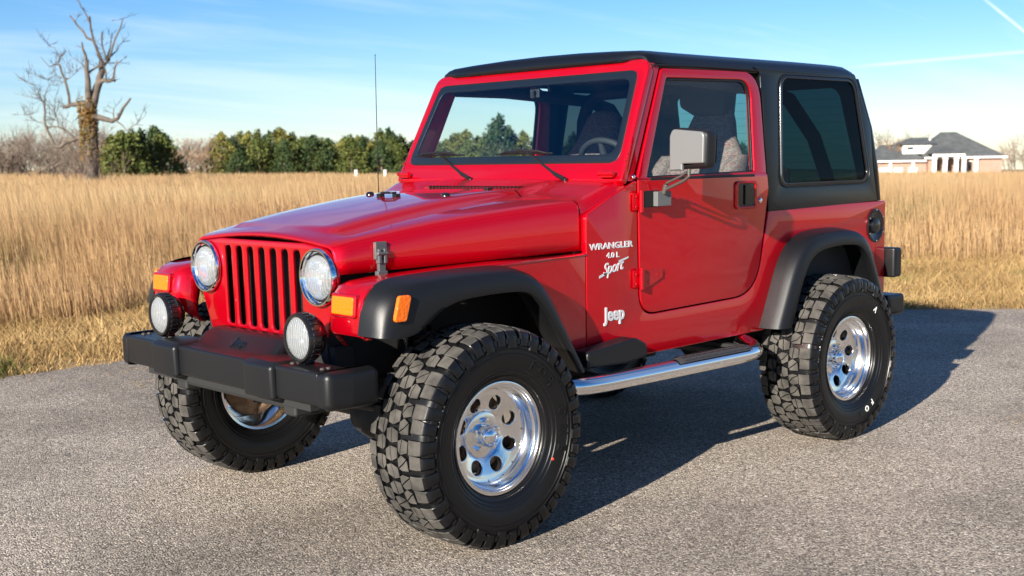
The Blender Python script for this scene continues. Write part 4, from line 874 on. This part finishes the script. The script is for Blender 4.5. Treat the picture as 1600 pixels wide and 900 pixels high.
# ---- rear end
mb = MB(); mb.lathe([(.089, -.008), (.089, -.001), (.083, .002), (.077, -.001), (.072, -.0045), (.0005, -.0048)], lambda a, b, h: (-2.892 + a * .92, .756 + h * 1.0, 1.037 + b), 40)
mb.lathe([(.040, -.0048), (.038, .004), (.030, .008), (.0005, .008)], lambda a, b, h: (-2.892 + a, .756 + h, 1.035 + b), 24)
fc = mb.build('fuel_filler', M['gloss_black'], car, smooth=40)
mb = MB()
for k in range(6): mb.lathe([(.006, 0), (.005, .003), (.0004, .003)], lambda a, b, h, k=k: (-2.892 + .082 * .92 * cos(k * pi / 3 + .5) + a, .7615 + h, 1.037 + .082 * sin(k * pi / 3 + .5) + b), 8)
mb.build('filler_screws', M['steel'], fc, smooth=40)
for s in (1, -1):
    v, f = panel([fillet([(-3.005, .752, .012), (-3.085, .752, .02), (-3.085, .912, .022), (-3.005, .912, .012)], 5)], .055, .016, 3)
    tl = link_mesh('tail_light', [(p[0], s * (.752 + p[2]), p[1]) for p in v], f, M['black_plastic'], car, smooth=40)
    mb = MB(); mb.box(-3.092, -3.084, s * .752 - .04, s * .752 + .04, .77, .90); mb.build('red_lens', mat('tail_lens', (.4, .01, .01), .2, coat=1), tl, bevel=.003)
v, f = panel([fillet([(-2.99, .572, .012), (-3.10, .572, .02), (-3.10, .655, .02), (-2.99, .655, .012)], 4)], .60, .008)
rb = link_mesh('rear_bumper', [(p[0], p[2], p[1]) for p in v], f, M['black_plastic'], car, smooth=40)
for s in (1, -1):
    v, f = panel([fillet([(-2.93, .550, .012), (-3.10, .550, .02), (-3.10, .662, .022), (-2.93, .662, .012)], 5)], .10, .018, 3)
    link_mesh('bumperette', [(p[0], s * (.72 + p[2]), p[1]) for p in v], f, M['black_plastic'], rb, smooth=40)

# ---- running boards (nerf bars)
mb = MB(); path = [(-.36, .70, .545), (-.40, .80, .528), (-.46, .862, .520), (-.60, .876, .518), (-1.0, .878, .518), (-1.60, .876, .518), (-1.685, .862, .520), (-1.725, .82, .528), (-1.74, .72, .548)]
P = np.array(path); Pn = P.copy()
tt = np.r_[0, np.cumsum(np.linalg.norm(np.diff(P, axis=0), axis=1))]; ts_ = np.linspace(0, tt[-1], 60); Q = np.stack([np.interp(ts_, tt, P[:, i]) for i in range(3)], 1)
for _ in range(6): Q[1:-1] = .25 * Q[:-2] + .5 * Q[1:-1] + .25 * Q[2:]
mb.tube([tuple(q) for q in Q], .038, 24)
bar = mb.build('running_board', M['chrome'], car, smooth=60)
mb = MB(); rr = []
for x in np.linspace(-1.06, -1.58, 26):
    k = min(1, (min(-1.06 - x, x + 1.58)) / .05); h = .004 + .006 * k ** .5
    rr.append([(x, .878 + (.038 + h) * cos(a) * .98, .518 + (.038 + h) * sin(a)) for a in np.linspace(radians(35), radians(150), 9)])
mb.grid(rr)
for i in range(10):
    for j in range(4):
        x = -1.09 - i * .047; a = radians(52 + j * 24); mb.add([(x + dx, .878 + (.038 + .0125) * cos(a + da), .518 + (.038 + .0135) * sin(a + da)) for dx, da in ((0, -.13), (0, .13), (-.034, .13), (-.034, -.13))], [(0, 1, 2, 3)])
mb.build('step_pad', mat('step_rubber', (.035, .035, .036), .55, bump=(180, .4, 1)), bar, smooth=30)
for x in (-.62, -1.62): mb = MB(); mb.box(x - .02, x + .02, .55, .86, .535, .55); mb.build('bar_bracket', M['under'], bar, smooth=0)
mirror(bar)

# ---- hood furniture
def zc(x, y): return hood_c(x) - .03 * (y / .6) ** 2
for s in (1, -1):
    x, y = -.33, s * .26; z = 1.256
    mb = MB(); mb.lathe([(.018, -.004), (.019, .010), (.017, .022), (.011, .028), (.0005, .029)], lambda a, b, h, x=x, y=y, z=z: (x + a, y + b, z + h), 20); mb.build('hood_bumper', M['gloss_black'], hood, smooth=50)
mb = MB(); z = 1.272; mb.tube([(-.255 + .02 * cos(a) * .9, -.03 + .045 * (1 if cos(a) > 0 else 1) * sin(a), z + .012) for a in np.linspace(0, 2 * pi, 17)], .005, 6, caps=False)
for y in (-.085, .025): mb.box(-.268, -.242, y - .012, y + .012, z - .008, z + .008)
mb.build('footman_loop', M['gloss_black'], hood, bevel=.001)
for yy, xx in ((.22, -.60),):
    mb = MB(); mb.box(xx - .02, xx + .012, yy - .012, yy + .012, 1.283, 1.297); mb.build('washer_nozzle', M['gloss_black'], hood, bevel=.003)
for s in (1, -1):
    y0 = .548; mb = MB()
    mb.box(.212, .264, y0 - .006, y0 + .012, 1.06, 1.125); mb.box(.218, .232, y0, y0 + .022, 1.045, 1.10); mb.box(.244, .258, y0, y0 + .022, 1.045, 1.10)
    mb.box(.222, .254, y0, y0 + .016, 1.0, 1.06); mb.box(.215, .261, y0 - .004, y0 + .018, .992, 1.018); mb.tube([(.214, y0 + .016, 1.082), (.262, y0 + .016, 1.082)], .009, 8)
    lt = mb.build('hood_latch', M['latch'], car, bevel=.004)
    if s < 0:
        co = [(v_.co.x, -v_.co.y, v_.co.z) for v_ in lt.data.vertices]
        for v_, c_ in zip(lt.data.vertices, co): v_.co = c_
        lt.data.flip_normals()

# ---- antenna on the far cowl
mb = MB(); mb.tube([(-.68, -.66, 1.20), (-.68, -.66, 1.262)], [.016, .009], 10); mb.tube([(-.68, -.66, 1.262), (-.683, -.662, 1.55), (-.688, -.664, 1.925)], [.0026, .0022, .0016], 6); mb.lathe([(.0005, 0), (.0035, .004), (.0005, .008)], lambda a, b, h: (-.688 + a, -.664 + b, 1.922 + h), 8)
mb.build('antenna', M['trim'], car, smooth=50)

# ---- lettering
T_ = lambda x0, z0: (lambda u, v, w_: (x0 - u, .7512 + w_, z0 + v))
text_obj('badge', 'WRANGLER', .0355, T_(-.806, 1.055), M['decal'], body, off=.0007, sx=1.40, space=.98)
text_obj('badge', '4.0 L', .031, T_(-.815, 1.015), M['decal'], body, off=.0004, sx=1.28, space=1.0)
text_obj('badge', 'Sport', .066, T_(-.812, .964), M['decal'], body, off=.0006, shear=.42, sx=.92, rot=radians(9), space=.90)
mb = MB(); mb.add([T_(-.86, .985)(u, v, .0012) for u, v in ((-.012, -.004), (.05, .012), (.052, .020), (-.012, .006))], [(0, 1, 2, 3)])
mb.add([T_(-.735, .945)(u, v, .0012) for u, v in ((-.008, -.022), (.040, -.006), (.040, .004), (-.008, -.010))], [(0, 1, 2, 3)]); mb.build('badge', M['decal'], body, smooth=0)
text_obj('badge', 'Jeep', .080, T_(-.822, .768), M['decal'], body, ext=.003, off=.0018, sx=.90, space=1.0)

# ---- interior
def seat(y):
    def loft(rows, name, m, parent):
        mb = MB(); mb.grid(rows, True, True); return mb.build(name, m, parent, smooth=60)
    def ring(x, z, hw, th, n=20, e=2.6, tilt=0):
        out = []
        for k in range(n):
            a = 2 * pi * k / n; c_, s_ = cos(a), sin(a); px = -.15 + th * abs(c_) ** (2 / e) * (1 if c_ > 0 else -1); py = hw * abs(s_) ** (2 / e) * (1 if s_ > 0 else -1)
            out.append((x + px, y + py, z - tilt * px))
        return out
    rows = [ring(-1.66, .98, .235, .055), ring(-1.68, 1.05, .25, .085), ring(-1.715, 1.20, .255, .085), ring(-1.755, 1.34, .245, .075), ring(-1.79, 1.43, .205, .066), ring(-1.81, 1.50, .155, .06), ring(-1.835, 1.58, .13, .054), ring(-1.85, 1.64, .105, .046), ring(-1.855, 1.668, .06, .03)]
    s = loft(rows, 'seat', M['fabric'], car)
    for sg in (1, -1):
        r2_ = [[(p[0] + .01, y + sg * .215 + (p[1] - y) * .20, p[2]) for p in ring(x, z, .2, t)] for x, z, t in ((-1.64, 1.0, .09), (-1.665, 1.15, .11), (-1.70, 1.28, .105), (-1.75, 1.38, .07), (-1.775, 1.42, .04))]
        loft(r2_, 'side_bolster', M['fabric'], s)
    rows = [[(x, y + a * .25, z + b) for a, b in ((-1, -.06), (-1, .03), (-.85, .075), (-.4, .06), (.4, .06), (.85, .075), (1, .03), (1, -.06))] for x, z in ((-1.80, .93), (-1.6, .925), (-1.3, .95), (-1.22, .95), (-1.19, .90))]
    loft(rows, 'cushion', M['fabric'], s)
seat(.37); seat(-.37)
mb = MB(); rows = []
for y in np.linspace(-.68, .68, 17):
    bump = .03 * float(np.exp(-((y - .37) / .18) ** 2)); rows.append([(-.90, y, 1.15), (-.93, y, 1.345), (-.97, y, 1.372 + bump * .3), (-1.08, y, 1.372 + bump), (-1.15, y, 1.350 + bump), (-1.17, y, 1.30), (-1.12, y, 1.08)])
mb.grid(rows); mb.build('dashboard', M['dash'], car, smooth=50)
cs = Vector((-1.25, .37, 1.33)); ax_ = Vector((.80, 0, -.46)).normalized(); e1 = Vector((0, 1, 0)); e2 = ax_.cross(e1).normalized()
mb = MB(); mb.tube([cs + (e1 * cos(a) + e2 * sin(a)) * .19 for a in np.linspace(0, 2 * pi, 33)], .015, 8, caps=False)
for a in (radians(0), radians(180), radians(90)): 
    q = cs + (e1 * cos(a) + e2 * sin(a) * 1) * .18; mb.tube([cs + ax_ * .02, q], [.03, .014], 8)
mb.tube([cs, cs + ax_ * .25], .03, 10); mb.lathe([(.075, .0), (.07, -.02), (.0005, -.03)], lambda a, b, h: tuple(cs + e1 * a + e2 * b + ax_ * h), 20)
mb.build('steering_wheel', M['dark'], car, smooth=50)
mb = MB(); Rr = .036
RB = -2.10
mb.tube([(RB, .63, .75), (RB, .645, 1.25), (RB, .62, 1.62), (RB, .58, 1.72), (RB, .50, 1.765), (RB, 0, 1.775), (RB, -.50, 1.765), (RB, -.58, 1.72), (RB, -.62, 1.62), (RB, -.645, 1.25), (RB, -.63, .75)], Rr, 12)
for s in (1, -1):
    mb.tube([(RB, s * .59, 1.73), (-1.5, s * .615, 1.765), (-1.15, s * .60, 1.765)], Rr * .9, 12)
    mb.tube([(RB, s * .59, 1.73), (-2.3, s * .60, 1.69), (-2.5, s * .62, 1.50), (-2.70, s * .63, 1.15), (-2.72, s * .63, .95)], Rr, 12)
mb.build('roll_bar', M['dark'], car, smooth=50)
# speaker pod under the roof bar
for s in (1,):
    v, f = panel([fillet([(s * .12, 1.80, .01), (s * .135, 1.66, .04), (s * .22, 1.615, .03), (s * .40, 1.61, .02), (s * .42, 1.80, .01)], 6)], .06, .02)
    link_mesh('speaker_pod', [(-1.98 + p[2], p[0] + s * .07, p[1]) for p in v], f, M['dark'], car, smooth=40)
mb = MB(); mb.box(-1.118, -1.108, -.03, .03, 1.70, 1.76); mb.tube([(-1.10, 0, 1.70), (-1.085, .01, 1.735)], .012, 8); mb.build('mirror_stalk', M['dark'], car, bevel=.004)
# rear bench
mb = MB(); mb.box(-2.45, -2.05, -.43, .43, .95, 1.03); mb.box(-2.60, -2.47, -.43, .43, .98, 1.36); mb.build('rear_bench', M['fabric'], car, bevel=.04)

# ---- underbody
mb = MB()
for s in (1, -1):
    mb.box(-3.0, .56, s * .40 - .04, s * .40 + .04, .50, .60)
mb.box(-2.9, -2.4, -.42, .42, .42, .60); mb.box(-1.6, -.95, -.33, .33, .45, .56); mb.box(-.55, .25, -.22, .22, .52, .85); mb.box(.50, .55, -.40, .40, .52, .60)
chas = mb.build('chassis', M['under'], car, bevel=.012)
for xa, off in ((0, .22), (W, 0)):
    mb = MB(); mb.tube([(xa, -.66, .405), (xa, .66, .405)], .042, 14)
    mb.lathe([(.0005, -.14), (.07, -.12), (.115, -.05), (.12, .0), (.11, .05), (.06, .12), (.0005, .13)], lambda a, b, h, xa=xa, off=off: (xa + h, off + a, .405 + b), 20)
    mb.build('axle', M['under'], car, smooth=50)
mb = MB(); mb.tube([(-.1, .22, .43), (-1.0, .05, .50)], .028, 10); mb.tube([(-1.4, 0, .50), (W + .1, 0, .43)], .03, 10)
for s in (1, -1): mb.tube([(0, s * .45, .36), (-.78, s * .40, .52)], .022, 8); mb.tube([(W, s * .5, .36), (-1.6, s * .42, .52)], .022, 8)
mb.tube([(.14, -.60, .42), (.14, .55, .47)], .016, 8); mb.tube([(.08, .55, .40), (.10, -.45, .58)], .018, 8); mb.build('suspension_links', M['under'], car, smooth=50)
for xa in (0, W):
    for s in (1, -1):
        mb = MB(); mb.tube([(xa + .02 + .058 * cos(t), s * .47 + .058 * sin(t), .47 + .45 * t / (2 * pi * 6.5)) for t in np.linspace(0, 2 * pi * 6.5, 110)], .0085, 6); mb.build('coil_spring', M['gloss_black'], car, smooth=60)
        mb = MB(); dx = .10 if xa == 0 else -.12
        mb.tube([(xa + dx, s * .56, .36), (xa + dx * 1.2, s * .54, .80)], .028, 12); mb.tube([(xa + dx * 1.2, s * .54, .80), (xa + dx * 1.3, s * .53, 1.0)], .008, 8, mi=1); mb.build('shock_absorber', [M['gloss_black'], M['silver']], car, smooth=50)
mb = MB(); mb.tube([(-2.35, -.35, .50), (-2.75, -.45, .46), (-2.98, -.50, .45)], .03, 12); mb.tube([(-1.2, -.25, .45), (-2.3, -.33, .50)], .028, 10); mb.build('exhaust', M['steel'], car, smooth=50)

# ---- wheels
def tyre_mesh():
    mb = MB(); half = [(.100, .206), (.106, .213), (.118, .218), (.132, .238), (.145, .268), (.150, .300), (.149, .332), (.146, .358), (.142, .376), (.134, .386), (.116, .394), (.06, .399), (0, .400)]
    prof = [(r, t) for t, r in half] + [(r, -t) for t, r in half[-2::-1]]
    fx = lambda x, y, h: (x, h, y)
    mb.lathe(prof, fx, 96, mi=1)
    # raised rings on the sidewalls
    for sg in (1, -1):
        mb.lathe([(.332, sg * .1475), (.334, sg * .1525), (.337, sg * .1525), (.339, sg * .1475)], fx, 96, mi=1)
        for rr0, tt0 in ((.248, .1365), (.262, .1432), (.318, .1500)): mb.lathe([(rr0 - .002, sg * (tt0 - .001)), (rr0, sg * (tt0 + .0018)), (rr0 + .002, sg * (tt0 + .0005))], fx, 96, mi=1)
        mb.lathe([(.223, sg * .121), (.225, sg * .128), (.229, sg * .130), (.233, sg * .132)], fx, 96, mi=1)
    def cyl(a, t, r): return (r * cos(a), t, r * sin(a))
    def block(poly, **kw):
        """a hexagonal lug cut in two by a narrow sipe"""
        n = len(poly); cA = sum(p[0] for p in poly) / n; poly = [(cA + (p[0] - cA) * KA, p[1]) for p in poly]; h_ = n // 2; a, b = poly[0], poly[h_]; o_ = random.choice((0, 0, 1))
        if o_: a, b = poly[1], poly[h_ + 1]; poly = poly[1:] + poly[:1]
        L_ = sqrt(((b[0] - a[0]) * .41) ** 2 + (b[1] - a[1]) ** 2); g = .0016; ux, uy = -(b[1] - a[1]) / L_, (b[0] - a[0]) * .41 / L_
        m_ = ((a[0] + b[0]) / 2 + random.uniform(-.02, .02), (a[1] + b[1]) / 2 + random.uniform(-.006, .006))
        sh = lambda p, s: (p[0] + s * ux * g / .41, p[1] + s * uy * g)
        c1 = poly[1:h_]; sgn = 1 if sum((p[0] - m_[0]) * .41 * ux + (p[1] - m_[1]) * uy for p in c1) > 0 else -1
        block1([sh(a, sgn)] + c1 + [sh(b, sgn), sh(m_, sgn)], **kw); block1([sh(b, -sgn)] + poly[h_ + 1:] + [sh(a, -sgn), sh(m_, -sgn)], **kw)
    def block1(poly, depth=.016, shrink=.93):
        """poly in (angle, t)"""
        ca = sum(p[0] for p in poly) / len(poly); ct = sum(p[1] for p in poly) / len(poly); n = len(poly)
        Rt = lambda t: .4140 - .42 * t * t
        jit = random.uniform(-.001, .001)
        lo = [cyl(a, t, Rt(t) - depth) for a, t in poly]; mid = [cyl(ca + (a - ca) * .96, ct + (t - ct) * .96, Rt(t) - .002 + jit) for a, t in poly]
        hi = [cyl(ca + (a - ca) * shrink, ct + (t - ct) * shrink, Rt(t) + jit) for a, t in poly]
        f0 = [(i, (i + 1) % n, n + (i + 1) % n, n + i) for i in range(n)]; f1 = [(n + i, n + (i + 1) % n, 2 * n + (i + 1) % n, 2 * n + i) for i in range(n)]
        mb.add(lo + mid + hi, f0, 1); k = len(mb.v) - 3 * n
        mb.f += [tuple(i + k for i in q) for q in f1] + [tuple(k + 2 * n + i for i in range(n))]; mb.m += [0] * (n + 1)
    NP = 40; KA = 34 / 40
    da = 2 * pi / NP
    for i in range(NP):
        a0 = i * da; j = lambda s=.004: random.uniform(-s, s)
        # centre rows: chunky hexagons, alternately skewed
        sk = .012 if i % 2 else -.010
        block([(a0 - .080, .002 + j()), (a0 - .056 + sk, -.030), (a0 + .046 + sk, -.033), (a0 + .080, -.006 + j()), (a0 + .060 - sk, .030), (a0 - .046 - sk, .033)])
        b0 = a0 + da / 2
        for sg in (1, -1):
            sk2 = .014 * sg if i % 2 else -.006 * sg
            block([(b0 - .082 + sk2, sg * (.050 + j())), (b0 - .046, sg * .036), (b0 + .052, sg * .034), (b0 + .082 + sk2, sg * (.054 + j())), (b0 + .058, sg * (.083 + j())), (b0 - .060, sg * (.086 + j()))])
            # shoulder lugs: reach over the shoulder and down the sidewall
            c0 = a0 + da * .5 * (1 if sg > 0 else 0) + .02; long_ = i % 2 == 0
            hw0, hw1 = (.078, .066) if long_ else (.074, .058)
            inner_t = .090 if long_ else .096; path = [(inner_t, .4115), (.124, .4075), (.141, .400), (.1495, .389), (.153, .376), (.1555, .358), (.1565, .338 if long_ else .349)]
            base_ = [(inner_t, .394), (.115, .393), (.131, .386), (.140, .377), (.143, .366), (.146, .352), (.148, .335 if long_ else .347)]
            rows = []
            n = len(path)
            for q, ((t, r), (tb, rb)) in enumerate(zip(path, base_)):
                k = q / (n - 1); hw = (hw0 * (1 - k) + hw1 * k) * KA; sk3 = -.02 * (1 - k) if long_ else .012 * (1 - k)
                if q >= 3: hw *= .92
                rows.append([cyl(c0 + sk3 - hw * 1.06, sg * tb, rb), cyl(c0 + sk3 - hw * .98, sg * (t - .001), r - .002), cyl(c0 + sk3 - hw * .86, sg * t, r), cyl(c0 + sk3 + hw * .86, sg * t, r), cyl(c0 + sk3 + hw * .98, sg * (t - .001), r - .002), cyl(c0 + sk3 + hw * 1.06, sg * tb, rb)])
            k0 = len(mb.v)
            for q in range(n): mb.v += rows[q]
            for q in range(n - 1):
                for c_ in range(5):
                    A = k0 + q * 6 + c_; mb.f.append((A, A + 1, A + 7, A + 6)); mb.m.append(0 if (q < 2 and 0 < c_ < 4) else 1)
            mb.f.append(tuple(k0 + c_ for c_ in range(6))); mb.m.append(1); mb.f.append(tuple(k0 + (n - 1) * 6 + c_ for c_ in range(6))); mb.m.append(1)
            # small notch block between lugs on the sidewall
            d0 = c0 + da / 2; q4 = [(d0 - .022, .372), (d0 + .022, .372), (d0 + .018, .352), (d0 - .018, .352)]
            tb = lambda r: .1460 + .010 * (.372 - r) / .02 * .3
            mb.add([cyl(a, sg * .140, r) for a, r in q4] + [cyl(d0 + (a - d0) * .8, sg * (tb(r) + .007), r) for a, r in q4], [(4, 5, 6, 7), (0, 1, 5, 4), (1, 2, 6, 5), (2, 3, 7, 6), (3, 0, 4, 7)], 1)
    return mb
def rim_mesh(mb):
    fx = lambda x, y, h: (x, h, y)
    # outer lip, barrel (seen inside and outside)
    mb.lathe([(.205, .100), (.2125, .105), (.2135, .110), (.2115, .1135), (.208, .1145), (.1985, .1140), (.1965, .111), (.1955, .100), (.1925, .094), (.187, .091), (.1855, .086), (.1835, .070), (.178, .062), (.1755, .058), (.1735, .048)], fx, 96)
    mb.lathe([(.205, -.100), (.212, -.106), (.209, -.1125), (.198, -.110), (.193, -.095), (.188, -.05), (.182, 0), (.1735, .046)], fx, 96)
    mb.lathe([(.206, -.1), (.196, -.07), (.190, 0), (.197, .07), (.206, .1)], fx, 64, mi=1)
    # dished face with eight round holes
    D = lambda r: lerp([.05, .0845, .088, .095, .125, .150, .166, .1737], [.020, .020, .021, .0265, .036, .043, .046, .048], r)
    ri_, ro_ = .0865, .1737; NH = 8; hr, hc = .0268, .1265; n = 48
    for s in range(NH):
        ac = (s + .5) * 2 * pi / NH; A = pi / NH * hc; T = []
        for k in range(n):
            t = 2 * pi * k / n; dxr, dyt = cos(t), sin(t)
            T.append((dxr, dyt, min([x for x in (((ro_ - hc) / dxr) if dxr > 1e-6 else 9, ((ri_ - hc) / dxr) if dxr < -1e-6 else 9, (A / abs(dyt)) if abs(dyt) > 1e-6 else 9)])))
        def P(dx_, dy_, mix, dd=0):
            # mix 0: true circle in the plane; mix 1: sector box in (radius, arc)
            x_, y_ = hc + dx_, dy_; r0, a0 = sqrt(x_ * x_ + y_ * y_), atan2(y_, x_); r1, a1 = hc + dx_, dy_ / hc; r = r0 * (1 - mix) + r1 * mix; an = ac + a0 * (1 - mix) + a1 * mix
            return (r * cos(an), D(r) + dd, r * sin(an))
        rings = []
        for f in (1.0, .82, .6, .4, .22, .1):
            rings.append([P(dx * (hr * 1.09 + (tm - hr * 1.09) * f), dy * (hr * 1.09 + (tm - hr * 1.09) * f), f) for dx, dy, tm in T])
        rings += [[P(dx * hr * q, dy * hr * q, 0, dd) for dx, dy, tm in T] for q, dd in ((1.09, 0), (1.03, -.0012), (1.0, -.0045), (.98, -.024))]
        mb.grid(rings, True)
    # centre pad
    mb.lathe([(.0865, .0205), (.0855, .0235), (.083, .0245), (.044, .0250), (.036, .0250)], fx, 64)
    return mb
def hub_cap():
    fx = lambda x, y, h: (x, h, y); mb = MB()
    mb.lathe([(.042, .020), (.041, .060), (.039, .066), (.034, .070), (.030, .068), (.024, .071), (.018, .075), (.0005, .077)], fx, 32)
    for k in range(6):
        a = k * pi / 3; mb.lathe([(.0055, .06), (.0055, .073), (.004, .075), (.0004, .075)], lambda x, y, h, a=a: (.032 * cos(a) + x, h, .032 * sin(a) + y), 8)
    return mb
def make_wheel(front, yc, x, s):
    # sub-parts are shared meshes; s = +1 left side, -1 right side
    o = rim_mesh(MB()).build('wheel', [M['alu'], M['under']], car, smooth=35)
    weld(o, 2e-4); o.data.polygons.foreach_set('use_smooth', [True] * len(o.data.polygons)); o.data.set_sharp_from_angle(angle=radians(38))
    t = tyre_mesh().build('tyre', [M['tread'], M['sidewall']], o, smooth=32)
    hub_cap().build('hub_cap', M['chrome'], o, smooth=40)
    for k in range(5):
        a = 2 * pi * k / 5 + .35; mb = MB()
        mb.lathe([(.0105, .023), (.0105, .040), (.008, .046), (.0005, .047)], lambda x_, y_, h, a=a: (.0575 * cos(a) + x_, h, .0575 * sin(a) + y_), 6); mb.build('lug_nut', M['chrome'], o, smooth=0)
    mb = MB(); mb.lathe([(.15, -.04), (.15, -.02), (.05, -.02), (.05, -.07), (.15, -.04)], lambda x_, y_, h: (x_, h, y_), 40); mb.build('brake_disc', M['rust'] if front else M['under'], o, smooth=30)
    mb = MB(); mb.tube([(.12 * cos(a), -.03, .12 * sin(a)) for a in np.linspace(-2.6, -1.2, 9)], .035, 8); mb.build('brake_caliper', M['rust'], o, smooth=50)
    return o, t
YC = .811
wheel, tyre0 = make_wheel(True, YC, 0, 1)
def copy_tree(o, parent):
    c = o.copy(); C.objects.link(c); c.parent = parent
    for ch in o.children: copy_tree(ch, c)
    return c
wheels = [wheel] + [copy_tree(wheel, car) for _ in range(3)]
for o, (x, y, rx, rz) in zip(wheels, ((0, YC, 0, 0), (W, YC, 2.1, 0), (0, -YC, 1.1, pi), (W, -YC, .6, pi))):
    o.location = (x, y, .405); o.rotation_mode = 'ZYX'
    o.rotation_euler = (0, rx, rz)
def tyre_text(wh, ch, a, r, m, size=.040, ext=.0012, turn=0):
    """letter on the outer sidewall; a = clock angle in the world (0 = rear, pi/2 = up), tops outward"""
    def fn(u, v, w_):
        rr = r + v; an = a - u / r; tt = lerp([.268, .300, .332], [.145, .1505, .1495], rr)
        return (-rr * cos(an), tt + w_ - .0004, rr * sin(an))
    o = text_obj('sidewall_letter', ch, size, fn, m, None, ext=ext, off=.0008); o.parent = car
    for v_ in o.data.vertices: v_.co = v_.co + Vector((wh.location.x, wh.location.y, wh.location.z))
    return o
def world_letters(wh, items, m, par, **kw):
    for ch, deg in items:
        o = tyre_text(wh, ch, radians(deg), .292, m, **kw); o.parent = par; o.matrix_parent_inverse = par_inv(wh)
def par_inv(wh):
    bpy.context.view_layer.update(); return wh.matrix_world.inverted()
world_letters(wheels[0], [('F', 62), ('O', 51), ('R', 40), ('O', 12), ('N', -2), ('E', -15)], M['sidewall'], wheels[0], size=.052, ext=.004)
world_letters(wheels[1], [('A', 52)], M['white_letter'], wheels[1]); world_letters(wheels[1], [('F', -55), ('O', -66)], M['white_letter'], wheels[1]); world_letters(wheels[1], [('R', -79)], M['sidewall'], wheels[1], ext=.002)
mb = MB(); mb.lathe([(.0055, .1455), (.005, .1500), (.0004, .1503)], lambda x_, y_, h: (-.238 * 1 + x_, .811 + h, .405 - .115 + y_), 14); rd = mb.build('paint_dot', M['red_dot'], wheels[0], smooth=0); rd.matrix_parent_inverse = par_inv(wheels[0])
